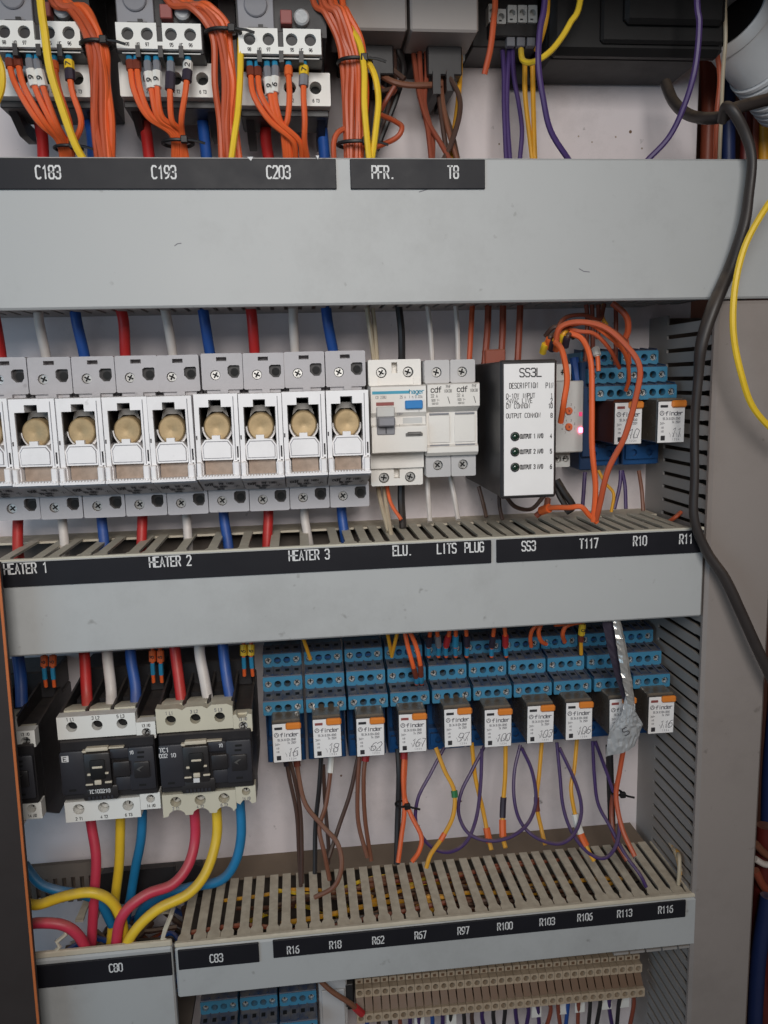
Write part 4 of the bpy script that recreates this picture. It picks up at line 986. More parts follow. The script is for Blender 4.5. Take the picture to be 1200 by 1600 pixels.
# ---- orange wires over the timer relay and R10
wire('dorange', [(868, 538, 78), (876, 512, 82), (905, 503, 86), (945, 512, 92), (978, 540, 100), (999, 572, 106), (995, 615, 108), (978, 680, 108), (950, 735, 106), (936, 790, 100), (931, 812, 96)], 1.9,
     'long orange wire arching over R10 and swinging down across its relay')
wire('rust', [(870, 530, 76), (890, 506, 76), (930, 506, 76), (960, 520, 74), (978, 534, 70)], 1.8, 'rust wire arching high over the timer relay')
wire('orange', [(890, 520, 78), (912, 530, 84), (924, 565, 90), (926, 630, 96), (925, 700, 98), (930, 760, 98), (927, 815, 96)], 1.9, 'straight orange wire hanging between timer relay and R10')
wire('dorange', [(884, 512, 74), (905, 518, 82), (928, 522, 84), (952, 545, 80), (968, 575, 70)], 1.4, 'thin orange wire sagging under the arch toward the R10 socket')
wire('rust', [(866, 528, 70), (880, 498, 66), (912, 492, 60), (936, 500, 52), (944, 476, 44)], 1.5, 'thin rust wire rising from the knot into the top duct')
wire('orange', [(893, 508, 78), (918, 506, 84), (948, 522, 88), (976, 552, 86), (984, 590, 74), (978, 610, 66)], 1.4, 'thin orange wire running inside the long arch over R10')
wire('dbrown', [(852, 525, 60), (866, 512, 66), (884, 514, 66), (896, 528, 60)], 1.6, 'dark wire bent over the knot above the timer relay')
wire('orange', [(868, 535, 86), (879, 550, 96), (885, 590, 104), (881, 625, 106), (876, 660, 98)], 1.9, 'short orange wire hanging in front of the timer relay')
wire('orange', [(846, 798, 70), (862, 793, 80), (890, 794, 92), (908, 793, 96), (920, 806, 96), (933, 816, 95)], 1.8, 'orange wire lying on the duct below the timer relay',
     sleeves=[(0, .8, 3.2, 'sleeve_orange', 'sleeve')])
wire('rust', [(838, 806, 66), (852, 792, 70), (856, 780, 66)], 2.2, 'rust stub wire at the foot of the SS3L box')
wire('dorange', [(957, 474, 60), (976, 488, 64), (982, 505, 64), (978, 525, 60), (962, 540, 56)], 2.2, 'orange wire curling down from the top duct above R10')
wire('dorange', [(977, 520, 56), (981, 545, 56), (984, 568, 52)], 1.4, 'short orange wire into the top of the R10 socket')
wire('amber', [(943, 476, 44), (942, 495, 46), (948, 508, 46)], 1.4, 'amber wire end above the R10 socket')
for i, (a, b, y) in enumerate(((916, 914, 580), (925, 926, 545), (935, 934, 530), (962, 962, 570))):
    wire('rust', [(a, 476, 34), (a + 1, 505, 34), (b, y, 34)], 1.7, 'dim rust wire behind the orange arch above R10, %s from left' % ORD[i], 'dim rust wires behind the arch')
wire('white', [(930, 545, 60), (934, 556, 64), (935, 580, 66)], 1.5, 'short wire with white sleeve over the R10 socket corner', sleeves=[(0, 1, 2.7, 'sleeve_white', 'sleeve'), (1.1, 2, 1.6, 'sleeve_orange', 'sleeve')])
random.seed(5)
for i in range(6):
    x, y = (852, 535) if i == 0 else (852 + i * 7, 520 + random.uniform(-8, 12))
    wire('dbrown' if i % 2 else 'amber', [(x - 4, y + 16, 60 + 3 * i), (x, y, 66 + 3 * i), (x + 12, y - 10 + random.uniform(-4, 4), 62 + 2 * i)], 1.5, 'wire tail in the amber knot over the timer relay, %s from left' % ORD[i], 'knotted tails over the timer relay',
         sleeves=[(0, .9, 2.5, 'sleeve_yellow' if i in (0, 4) else 'sleeve_orange' if i in (1, 3) else 'sleeve_dark', 'sleeve')])
wire('blue', [(897, 560, 30), (900, 590, 34), (904, 620, 36), (906, 730, 30)], 3.4, 'blue wire between the timer relay and R10 socket')
x, z = P(912, 720, 30)
t = thing('relay_socket', 'plain navy socket body squeezed between timer relay and R10', 'relay socket', P(905, 735, 40)[0], P(905, 735, 40)[1])
part(MB().box(0, 9.5, 0, 40, 0, 78, .8), 'body', 'navy', t); part(MB().box(.6, 9, 40, 44, 10, 60, .6), 'front', 'navy', t)

# ---- contactor cables
for i, (x, m, cn) in enumerate(((131, 'red', 'red'), (168, 'white', 'white'), (206, 'blue', 'blue'))):
    wire(m, [(x - 3, 985, 52), (x, 1030, 56), (x + 3, 1075, 62), (x + 6, 1108, 70)], 3.7, '%s cable entering the top of the white-striped contactor' % cn, name='cable', cat='cable', n=12)
for i, (x, m, cn) in enumerate(((272, 'red', 'red'), (314, 'white', 'white'), (349, 'blue', 'blue'))):
    wire(m, [(x - 2, 978, 52), (x, 1020, 56), (x + 6, 1060, 62), (x + 12, 1098, 70)], 3.7, '%s cable entering the top of the cream-striped contactor' % cn, name='cable', cat='cable', n=12)
wire('blue', [(26, 1010, 52), (30, 1060, 56), (34, 1105, 64)], 4, 'blue cable at the half hidden contactor by the door', name='cable', cat='cable', n=12)
K = dict(name='cable', cat='cable', n=12)
wire('pinkred', [(138, 1262, 56), (143, 1300, 60), (148, 1345, 66), (145, 1410, 72), (142, 1490, 76)], 3.5, 'dark pinkish red cable hanging straight from the white-striped contactor', **K)
wire('yellow', [(188, 1262, 54), (189, 1300, 56), (186, 1350, 58), (181, 1410, 60), (172, 1490, 62)], 3.4, 'yellow cable hanging straight from the white-striped contactor', **K)
wire('cyan', [(223, 1258, 54), (221, 1310, 56), (214, 1355, 54), (203, 1400, 52), (196, 1440, 48)], 3.3, 'blue cable hanging from the white-striped contactor', **K)
wire('pinkred', [(303, 1255, 62), (304, 1310, 66), (294, 1352, 74), (268, 1380, 82), (232, 1397, 88), (204, 1416, 92), (186, 1446, 93), (180, 1492, 90)], 3.6, 'pinkish red cable sweeping left from the cream-striped contactor', **K)
wire('yellow', [(338, 1255, 64), (337, 1310, 70), (324, 1362, 80), (296, 1395, 88), (250, 1420, 93), (218, 1445, 95), (200, 1470, 94), (194, 1496, 90)], 3.5, 'yellow cable sweeping left from the cream-striped contactor', **K)
wire('cyan', [(375, 1250, 62), (376, 1305, 66), (366, 1350, 68), (342, 1376, 68), (300, 1388, 64), (255, 1400, 58), (222, 1422, 52), (214, 1450, 46)], 3.4, 'blue cable sweeping left from the cream-striped contactor', **K)
wire('yellow', [(34, 1410, 92), (62, 1414, 92), (100, 1402, 93), (140, 1394, 94), (172, 1406, 92), (190, 1436, 88), (197, 1490, 80)], 3.4, 'yellow cable arching in from the door side over C80', **K)
wire('pinkred', [(36, 1446, 94), (62, 1444, 95), (96, 1447, 95), (122, 1462, 94), (140, 1492, 90)], 3.5, 'pinkish red cable arching in from the door side at lower left', **K)
wire('cyan', [(38, 1350, 66), (60, 1378, 70), (88, 1390, 72), (128, 1396, 72), (156, 1412, 70), (175, 1445, 66)], 3.2, 'blue cable drooping in from the door side', **K)
# marker sleeves at contactor tops
for i, (x, y, m1, m2, lab) in enumerate(((70, 1025, 'sleeve_orange', 'ferrule', 'half hidden contactor'), (238, 1018, 'sleeve_orange', 'ferrule', 'white-striped contactor'), (380, 1008, 'sleeve_orange', 'ferrule', 'cream-striped contactor'))):
    for k in (0, 1):
        xx = x + k * 13
        wire('orange', [(xx, y - 45, 40), (xx, y - 20, 44), (xx, y + 18, 48), (xx + 2, y + 48, 46)], 1.3, 'thin orange control wire with ring sleeves over the %s, %s of two' % (lab, 'left' if k == 0 else 'right'), 'control wires of the ' + lab,
             sleeves=[(1.0, 1.45, 2.5, m1, 'sleeve', '7'), (1.5, 1.95, 2.5, 'sleeve_yellow' if i == 2 else m1, 'sleeve', '6'), (2.0, 2.6, 1.6, m2, 'ferrule')])

# ---- wires on top of the relay row
def top_wire(m, pts, lab, group=None, r=1.35, sl=True):
    wire(m, pts, r, lab, group, sleeves=[(len(pts) - 1.45, len(pts) - 1.02, r * 1.5, 'sleeve_brown', 'sleeve'), (len(pts) - 1.02, len(pts) - 1, r * 1.3, 'ferrule', 'ferrule')] if sl else ())
top_wire('amber', [(470, 985, 60), (476, 1002, 58), (485, 1030, 50)], 'amber wire slanting into the R18 socket top', sl=False)
top_wire('amber', [(603, 975, 62), (607, 1000, 58), (612, 1024, 48)], 'amber wire, left arm of the V over the R67 socket', sl=False)
top_wire('amber', [(624, 975, 62), (618, 1000, 58), (612, 1026, 48)], 'amber wire, right arm of the V over the R67 socket', sl=False)
wire('orange', [(630, 975, 64), (638, 1010, 66), (646, 1040, 66), (650, 1062, 60), (651, 1068, 56)], 1.6, 'orange wire into the R67 socket, left of pair', sleeves=[(2.2, 2.8, 2.0, 'sleeve_brown', 'sleeve'), (2.85, 3.6, 1.9, 'ferrule', 'ferrule')])
wire('orange', [(633, 972, 66), (648, 1005, 68), (657, 1035, 68), (659, 1060, 62), (659, 1068, 56)], 1.6, 'orange wire into the R67 socket, right of pair', sleeves=[(2.2, 2.8, 2.0, 'sleeve_brown', 'sleeve'), (2.85, 3.6, 1.9, 'ferrule', 'ferrule')])
for i, (x, dx_, s) in enumerate(((672, -2, 'sleeve_dark'), (683, 2, 'sleeve_grey'), (701, -4, 'sleeve_red'), (712, 0, 'ferrule'), (728, 1, 'sleeve_dark'), (771, -3, 'sleeve_dark'), (789, 2, 'sleeve_red'))):
    wire('orange', [(x - dx_, 968, 56), (x, 990, 54), (x + dx_, 1012, 48), (x + dx_, 1026, 44)], 1.5, 'orange wire dropping into the sockets between R97 and R100, %s from left' % ORD[i], 'orange wires over the middle sockets',
         sleeves=[(1.2, 1.9, 2.4, s, 'sleeve'), (2.0, 2.8, 1.7, 'ferrule', 'ferrule')])
wire('orange', [(843, 974, 60), (832, 984, 60), (828, 996, 56), (830, 1010, 50)], 1.5, 'orange wire curling left over the R103 socket')
wire('orange', [(846, 974, 64), (841, 988, 64), (847, 1002, 60), (858, 1008, 52)], 1.6, 'orange wire curling right over the R103 socket', sleeves=[(2.7, 3, 2, 'ferrule', 'ferrule')])
wire('orange', [(905, 972, 62), (885, 978, 64), (878, 990, 62), (882, 1003, 54)], 1.6, 'orange loop over the R106 socket')
wire('orange', [(866, 976, 58), (890, 975, 58), (908, 972, 58)], 1.6, 'orange wire running along the duct edge over R106')
wire('amber', [(911, 965, 56), (910, 982, 56), (907, 1000, 52), (908, 1022, 46)], 1.5, 'wire with amber number sleeve over the R113 socket', sleeves=[(.6, 1.5, 2.6, 'sleeve_yellow', 'sleeve', '0'), (1.55, 2.1, 2.2, 'sleeve_brown', 'sleeve')])

# ---- wires below the relay row
def down(m, pts, lab, r=1.5, sl=(), group=None): return wire(m, pts, r, lab, group, sl)
BS = [(0, .5, 2.5, 'sleeve_dark', 'sleeve')]
down('dbrown', [(446, 1180, 44), (452, 1215, 48), (463, 1270, 52), (468, 1330, 54), (470, 1385, 58)], 'dark wire below the R16 relay, left of pair', sl=BS)
down('dbrown', [(450, 1180, 46), (460, 1220, 50), (470, 1280, 52), (472, 1380, 60)], 'dark wire below the R16 relay, right of pair')
down('brown', [(463, 1180, 46), (466, 1210, 52), (478, 1255, 62), (505, 1290, 70), (528, 1318, 80), (534, 1352, 88), (522, 1385, 92), (492, 1402, 88)], 'brown wire looping wide below the R16 relay', 1.7, sl=[(0, .7, 2.5, 'sleeve_brown', 'sleeve')])
down('black', [(502, 1180, 44), (499, 1230, 48), (492, 1290, 50), (492, 1365, 58)], 'black wire below the R18 relay', 1.7)
down('brown', [(518, 1180, 46), (516, 1215, 52), (508, 1260, 58), (499, 1295, 64), (508, 1335, 70), (515, 1375, 72)], 'brown wire crossing below the R18 relay', 1.6, sl=[(.1, .8, 2.4, 'sleeve_white', 'sleeve')])
down('dbrown', [(505, 1195, 42), (508, 1260, 46), (514, 1320, 50), (513, 1350, 52)], 'dark brown wire behind the brown wires below R18')
down('dbrown', [(560, 1180, 44), (548, 1240, 48), (530, 1290, 52), (514, 1340, 60)], 'dark wire slanting left below the R62 relay', 1.6)
down('brown', [(562, 1180, 46), (558, 1230, 50), (560, 1285, 54), (574, 1340, 62)], 'brown wire hanging below the R62 relay', 1.6)
down('brown', [(573, 1172, 46), (568, 1215, 52), (570, 1280, 54), (580, 1345, 60)], 'brown wire with red sleeve below the R62 relay', 1.6, sl=[(.1, .45, 2.8, 'sleeve_red', 'sleeve')])
down('black', [(622, 1170, 46), (624, 1215, 52), (622, 1280, 56), (620, 1350, 64)], 'thick black wire below the R67 relay', 2.3)
down('orange', [(632, 1172, 48), (631, 1215, 56), (631, 1265, 62), (627, 1305, 68), (622, 1348, 76)], 'orange wire hanging straight below the R67 relay', 1.7, sl=[(0, .4, 2.6, 'sleeve_red', 'sleeve')])
down('orange', [(634, 1180, 46), (633, 1240, 58), (642, 1272, 66), (658, 1305, 74), (655, 1330, 78), (644, 1346, 78)], 'orange wire bowing right below the R67 relay', 1.7)
tie(628, 1256, 60, 4.6, 4.2, .9, 'small black cable tie round the wires below R67')
PU = 'purple loops below the relay row'
def lp(pts, lab, m='dpurple', r=1.35): return wire(m, pts, r, lab)
lp([(694, 1168, 44), (672, 1208, 52), (652, 1248, 58), (650, 1290, 62), (672, 1322, 66), (700, 1331, 70), (728, 1316, 70), (744, 1280, 64), (751, 1230, 56), (753, 1170, 46)], 'purple wire loop linking R97 to R100')
lp([(757, 1166, 44), (736, 1205, 52), (720, 1240, 58), (717, 1272, 62), (732, 1302, 68), (765, 1314, 72), (800, 1306, 72), (826, 1285, 68), (838, 1250, 60), (832, 1205, 52), (815, 1168, 46)], 'purple wire loop linking R100 to R103')
lp([(813, 1164, 42), (804, 1205, 50), (804, 1250, 58), (814, 1285, 64), (838, 1308, 70), (872, 1318, 74), (897, 1304, 72), (908, 1268, 66), (900, 1225, 58), (874, 1168, 46)], 'purple wire loop linking R103 to R106')
lp([(870, 1160, 42), (875, 1210, 50), (880, 1260, 58), (893, 1300, 66), (918, 1332, 74), (945, 1340, 78), (963, 1320, 76), (967, 1280, 68), (958, 1235, 58), (930, 1158, 46)], 'purple wire loop linking R106 to R113')
lp([(926, 1158, 44), (928, 1210, 50), (934, 1255, 56), (952, 1290, 64), (978, 1335, 76), (1000, 1365, 86), (1010, 1386, 90)], 'purple wire running down right from R113')
down('amber', [(681, 1168, 46), (694, 1205, 54), (710, 1236, 60), (708, 1275, 66), (690, 1308, 72), (674, 1335, 78), (666, 1356, 80)], 'amber wire with green sleeve below R97', 1.6, sl=[(2.0, 2.3, 2.4, 'sleeve_green', 'sleeve'), (3.8, 4.2, 2.0, 'sleeve_orange', 'sleeve')])
down('amber', [(737, 1160, 44), (744, 1215, 50), (755, 1262, 56), (764, 1308, 64), (768, 1328, 70)], 'amber wire with orange sleeve below R97 right side', 1.6, sl=[(2.7, 3.4, 2.6, 'sleeve_orange', 'sleeve')])
down('amber', [(790, 1158, 44), (789, 1210, 50), (785, 1265, 56), (786, 1305, 64), (790, 1325, 70)], 'amber wire with black and orange sleeves below R100', 1.7, sl=[(1.7, 2.3, 2.4, 'sleeve_dark', 'sleeve'), (2.4, 3.1, 2.7, 'sleeve_orange', 'sleeve')])
down('amber', [(847, 1155, 44), (842, 1210, 50), (838, 1255, 56), (846, 1295, 62), (852, 1320, 70)], 'amber wire below R103 with brown sleeve', 1.6, sl=[(1.8, 2.3, 2.2, 'sleeve_brown', 'sleeve')])
down('amber', [(902, 1150, 44), (897, 1200, 50), (892, 1235, 56), (903, 1290, 64), (917, 1325, 72), (928, 1345, 76)], 'amber wire with white and orange sleeves below R106', 1.6, sl=[(2.7, 3.3, 2.9, 'sleeve_white', 'sleeve'), (3.35, 3.9, 2.7, 'sleeve_orange', 'sleeve')])
down('black', [(952, 1165, 44), (953, 1210, 46), (953, 1245, 48), (956, 1290, 50)], 'black wire below the crumpled tag at R113', 3.0)
down('dorange', [(976, 1160, 60), (968, 1205, 60), (962, 1245, 62), (972, 1295, 72), (992, 1338, 84)], 'orange wire below the crumpled tag, front one', 1.9)
down('rust', [(960, 1225, 54), (955, 1270, 58), (960, 1310, 66), (980, 1345, 78)], 'rust wire below the crumpled tag, rear one', 1.9)
tie(963, 1238, 58, 4.0, 4.2, .9, 'small black cable tie below the crumpled tag')
# wires lying inside the dusty duct, seen through its slots: too tangled to count
random.seed(3)
tangle = {}
for i in range(32):
    m = random.choice(['yellow', 'amber', 'brown', 'rust', 'dbrown', 'brown', 'black', 'beige', 'dbrown'])
    x = random.uniform(-95, 120); d = random.uniform(35, 84); z = random.uniform(-400, -379); pts = []
    for k in range(6):
        pts.append((min(258, x + k * random.uniform(20, 42)), max(30, min(88, d + random.uniform(-9, 9))), max(-409, min(-378.5, z + random.uniform(-5, 5)))))
    tangle.setdefault(m, MB()).tube(spline(pts, 5), random.uniform(1.2, 1.9), 6)
for m, b in tangle.items():
    o = solo(b, 'wire_tangle', 'wire_' + m, kind='stuff'); del o['org']
tangle = {}
for i in range(34):
    m = random.choice(['brown', 'rust', 'dbrown', 'blue', 'dorange', 'white', 'rust', 'black'])
    x = random.uniform(-190, -140); d = random.uniform(20, 80); z = random.uniform(-440, -396); pts = []
    for k in range(5):
        pts.append((min(-100, x + k * random.uniform(10, 24)), max(14, min(86, d + random.uniform(-14, 14))), z + random.uniform(-9, 9)))
    tangle.setdefault(m, MB()).tube(spline(pts, 5), random.uniform(1.3, 2.3), 6)
for m, b in tangle.items():
    o = solo(b, 'wire_tangle', 'wire_' + m, kind='stuff'); del o['org']
# dark terminal cover inside the C80 duct
t = thing('terminal_cover', 'notched black plastic cover behind the cables over C80', 'cover', *P(225, 1385, 14))
m = MB().extr([(-32, 0), (48, 0), (52, 22), (44, 27), (33, 27), (33, 23), (28, 23), (28, 27), (-10, 27), (-10, 24), (-15, 24), (-15, 27), (-26, 26)], 30, 34)
part(m, 'plate', 'black', t); part(MB().box(-30, 46, 12, 30, 0, 18, 1), 'block', 'black', t)
t = thing('comb_strip', 'dark notched comb strip by the door over C80', 'strip', *P(100, 1400, 30))
m = MB().box(-36, 22, 28, 32, 16, 27)
for k in range(9): m.box(-35 + k * 6.4, -31.6 + k * 6.4, 28, 32, -4, 16)
part(m, 'comb', 'duct_inside', t)

# ---- crumpled clear tag hanging at R113
def crumple(name, outline, nx, ny, depth, m, seed, bow, amp, parent, th=.5):
    """thin creased sheet between two edge polylines (left, right) given in photo points"""
    random.seed(seed); A, B = outline; vs = []; fs = []
    for j in range(ny + 1):
        t = j / ny * (len(A) - 1); i = min(int(t), len(A) - 2); u = t - i
        a = Vector(P3(A[i])).lerp(Vector(P3(A[i + 1])), u); b = Vector(P3(B[i])).lerp(Vector(P3(B[i + 1])), u)
        for k in range(nx + 1):
            p = a.lerp(b, k / nx); p.y += bow * math.sin(math.pi * k / nx) + random.uniform(-amp, amp)
            if 0 < k < nx: p.x += random.uniform(-amp, amp) * .4
            vs.append((p.x - parent['o'][0], p.y, p.z - parent['o'][1]))
    n = len(vs); vs += [(x, d - th, z) for x, d, z in vs]
    w = nx + 1
    for j in range(ny):
        for k in range(nx):
            a = j * w + k; fs.append((a, a + 1, a + w + 1, a + w)); fs.append((n + a, n + a + w, n + a + w + 1, n + a + 1))
    for j in range(ny):
        for k in (0, nx): a = j * w + k; fs.append((a, a + w, n + a + w, n + a))
    for k in range(nx):
        for j in (0, ny): a = j * w + k; fs.append((a, a + 1, n + a + 1, n + a))
    return part(MB().add(vs, fs), name, m, parent, smooth=False)
ox, oz = P(975, 1175, 90)
t = thing('cable_tag', 'crumpled clear plastic tag with an S hanging over the R113 relay', 'tag', ox, oz); t['o'] = (ox, oz)
crumple('strip', ([(957, 968, 96), (964, 1010, 98), (972, 1060, 98), (981, 1100, 96)], [(969, 968, 96), (979, 1010, 98), (987, 1060, 98), (992, 1100, 96)]), 3, 26, 0, 'foil', 4, 1.5, .7, t)
crumple('backing', ([(940, 968, 90), (950, 1015, 90), (962, 1060, 90), (975, 1098, 90)], [(957, 968, 92), (966, 1015, 92), (975, 1060, 92), (982, 1098, 92)]), 3, 14, 0, 'sleeve_dark', 6, .6, .4, t)
crumple('flag', ([(978, 1088, 94), (970, 1118, 94), (952, 1142, 92), (946, 1182, 88)], [(990, 1088, 94), (993, 1112, 95), (1005, 1132, 92), (992, 1166, 88)]), 14, 18, 0, 'tape', 8, 2.5, .75, t)
x, z = P(977, 1142, 97)
lettering(t, [('S', x - ox, z - oz, 5.4, 98.0, dict(w=.6, asp=.7, rot=.5))], 'ink', 'handwritten_letter')
del t['o']

# ================================================================ top bay wires
def fer(i): return [(0, .5, 2.0, 'ferrule', 'ferrule')]
def control(pts, cable, n, sl, who): return wire('orange', pts, 1.75, 'orange control wire %s from left under the %s screw strip' % (n, cable), 'control wires under ' + cable, sleeves=[(0, .8, 1.9, 'ferrule', 'ferrule')] + sl)
def mk(mat_, a, b, txt=None, r=2.9): return (a, b, r, mat_, 'marker') + ((txt,) if txt else ())
e1 = (100, 236, 66)
c183 = [((15, 76), 'sleeve_brown', None, None), ((28, 76), 'sleeve_brown', None, None), ((46, 78), 'sleeve_grey', '9', 'sleeve_white'), ((59, 78), 'sleeve_grey', '9', 'sleeve_white'), ((84, 82), 'sleeve_orange', None, None), ((107, 80), 'sleeve_yellow', '7', 'sleeve_dark')]
for i, ((x, y), s1, tx, s2) in enumerate(c183):
    ex = 78 + i * 5
    sl = [(.8, 1.25, 2.5, s1, 'sleeve')] if not s2 else ([(.8, 1.3, 2.4, s1, 'sleeve'), mk(s2, 1.35, 1.95, tx)] if s1 != 'sleeve_yellow' else [mk(s1, .8, 1.25, tx), mk(s2, 1.28, 1.7)])
    control([(x, y, 86), (x + 1, y + 22, 90), (x + 6 + (5 - i), y + 60, 92), (x + 14 + (6 - i) * 5, y + 112, 88), (ex + 12, 216 + i * 2, 78), (98 + i * 3, 248, 70)], 'C183', ORD[i], sl, '')
tie(107, 232, 74, 8, 7, 1.0, 'black cable tie round the orange wires under C183')
c193 = [((201, 78), 'sleeve_brown', None, None), ((214, 78), 'sleeve_brown', None, None), ((231, 79), 'sleeve_grey', '9', 'sleeve_white'), ((243, 79), 'sleeve_grey', '9', 'sleeve_white'), ((265, 82), 'sleeve_grey', '7', 'sleeve_dark'), ((293, 80), 'sleeve_white', '2', 'sleeve_dark')]
for i, ((x, y), s1, tx, s2) in enumerate(c193):
    sl = [(.8, 1.25, 2.5, s1, 'sleeve')] if not s2 else ([(.8, 1.3, 2.4, s1, 'sleeve'), mk(s2, 1.35, 1.95, tx if s2 == 'sleeve_white' else None)] if s1 != 'sleeve_white' else [mk(s1, .8, 1.25, tx), mk(s2, 1.28, 1.7)])
    tx_ = 268 + i * 3.4
    control([(x, y, 86), (x + 1, y + 24, 90), (x + (270 - x) * .12, y + 62, 92), (x + (270 - x) * .42, y + 104, 88), (tx_, 205 + abs(3 - i) * 2, 80), (272 + i * 4, 248, 72)], 'C193', ORD[i], sl, '')
tie(278, 224, 76, 9, 8, 1.1, 'black cable tie round the orange wires under C193')
c203 = [((389, 88), 'sleeve_brown', None, None, (460, 245)), ((402, 88), 'sleeve_brown', None, None, (470, 245)), ((417, 88), 'sleeve_grey', '9', 'sleeve_white', (452, 215)), ((428, 86), 'sleeve_grey', '6', 'sleeve_white', (448, 205)), ((451, 88), 'sleeve_orange', None, None, (444, 200)), ((475, 86), 'sleeve_yellow', '7', 'sleeve_grey', (478, 245))]
for i, ((x, y), s1, tx, s2, e) in enumerate(c203):
    sl = [(.8, 1.25, 2.5, s1, 'sleeve')] if not s2 else ([(.8, 1.3, 2.4, s1, 'sleeve'), mk(s2, 1.35, 1.95, tx)] if s1 != 'sleeve_yellow' else [mk(s1, .8, 1.25, tx), mk(s2, 1.28, 1.7)])
    f = [x, x + 1, x + 4 + (3 - i if i < 3 else -4), x + (e[0] - x) * .45, e[0] - 2, e[0] + 2]
    control([(f[0], y, 86), (f[1], y + 24, 90), (f[2], y + 62, 92), (f[3], y + 100, 90), (f[4], max(e[1] - 26, y + 118), 84), (f[5], max(e[1], 246), 76)], 'C203', ORD[i], sl, '')
# bundles running down beside the overload relays
def bundle(pts, n, spread, who, r=1.9, cols_=('orange', 'dorange')):
    for i in range(n):
        o0 = (i - (n - 1) / 2); o = o0; rr = r * random.uniform(.92, 1.08)
        wire(cols_[0] if i in (n - 1, n - 2) or len(cols_) == 1 else cols_[1], [(x + (o + random.uniform(-.55, .55)) * sp, y, d - abs(o) * 1.4 + random.uniform(-2, 2)) for j, (x, y, d, sp) in enumerate(pts)], rr,
             'orange wire in the tied bundle right of %s, %s strand from left' % (who, ORD[i]), 'orange wire bundle right of ' + who)
bundle([(88, -14, 92, 7), (122, 14, 96, 8), (144, 50, 98, 6), (153, 85, 96, 6), (157, 130, 92, 6.5), (160, 190, 88, 6.5), (166, 250, 84, 5.5)], 5, 6, 'C183')
tie(152, 70, 94, 9, 7, 1.2, 'black cable tie on the orange bundle right of C183')
bundle([(272, -14, 92, 8), (312, 10, 96, 8), (338, 36, 98, 6), (350, 70, 96, 6), (354, 130, 92, 7), (356, 190, 88, 7), (360, 250, 84, 6)], 5, 6, 'C193')
tie(349, 52, 94, 10, 7, 1.2, 'black cable tie on the orange bundle right of C193')
bundle([(510, -14, 88, 8), (528, 20, 90, 8), (544, 60, 90, 6.5), (552, 100, 88, 6), (554, 160, 84, 7), (553, 250, 80, 5)], 6, 6, 'C203')
tie(554, 98, 86, 10, 8, 1.2, 'black cable tie high on the orange bundle right of C203')
tie(556, 226, 80, 11, 8, 1.2, 'black cable tie low on the orange bundle right of C203')
def yw(pts, lab, r=1.9, m='yellow'): return wire(m, pts, r, lab)
yw([(62, -10, 112), (70, 50, 112), (80, 110, 110), (96, 170, 106), (118, 226, 100), (132, 252, 96)], 'yellow wire slanting across the C183 relay front', 2.2)
yw([(-8, 80, 100), (2, 110, 100), (3, 140, 98), (-8, 165, 96)], 'yellow wire at the far upper left edge')
yw([(376, 60, 92), (377, 110, 94), (373, 170, 94), (366, 215, 94), (361, 252, 92)], 'yellow wire along the orange bundle right of C193')
yw([(545, 40, 86), (562, 68, 92), (569, 110, 94), (569, 170, 94), (577, 252, 90)], 'yellow wire left of the pair before PFR')
yw([(570, 88, 88), (586, 118, 92), (592, 155, 92), (589, 200, 92), (581, 252, 88)], 'yellow wire right of the pair before PFR')
for x, y0, m, lab in ((140, 165, 'blue', 'blue cable under the C183 relay'), (318, 172, 'blue', 'blue cable under the C193 relay'), (502, 165, 'blue', 'blue cable under the C203 relay'),
                      (228, 190, 'red', 'dark red cable under the C193 relay'), (415, 175, 'red', 'dark red cable under the C203 relay'), (62, 190, 'red', 'dark red cable under the C183 relay')):
    wire(m, [(x, y0 - 30, 40), (x, y0, 42), (x + 2, 215, 46), (x + 6, 255, 50)], 3.6, lab, name='cable', cat='cable', n=12)
wire('dorange', [(596, 180, 40), (618, 190, 50), (628, 200, 56), (618, 214, 56), (588, 230, 50)], 1.7, 'orange wire looped right of the PFR. bundle')
wire('dorange', [(541, 200, 78), (528, 208, 80), (522, 225, 80), (522, 252, 78)], 1.7, 'orange wire hanging left of the lower bundle tie')
wire('rust', [(592, 135, 34), (612, 145, 40), (620, 130, 44), (604, 155, 44), (596, 172, 40)], 1.6, 'rust wire knotted beside the PFR. bundle')
wire('brown', [(588, 112, 40), (612, 126, 46), (635, 133, 46), (665, 132, 46), (690, 132, 44)], 2.0, 'brown wire running level between PFR. and T8')
wire('dbrown', [(595, 92, 40), (612, 108, 44), (632, 124, 48)], 1.8, 'dark brown wire sloping down from the PFR. box')
wire('dbrown', [(596, 142, 40), (612, 138, 42), (632, 130, 46)], 1.4, 'dark brown wire joining the level wire beside PFR.')
random.seed(9)
for i in range(7):
    x = 566 + i * 9
    wire('dbrown' if i % 2 else 'black', [(x, 44, 30), (x + 2, 75, 40), (x + 8 + random.uniform(-4, 4), 105, 36), (x + 2 + random.uniform(-8, 8), 150, 30), (570 + i * 3, 235, 24)], 2.0, 'dark wire in the tuft under the PFR. box, %s from left' % ORD[i], 'dark wires under the PFR box')
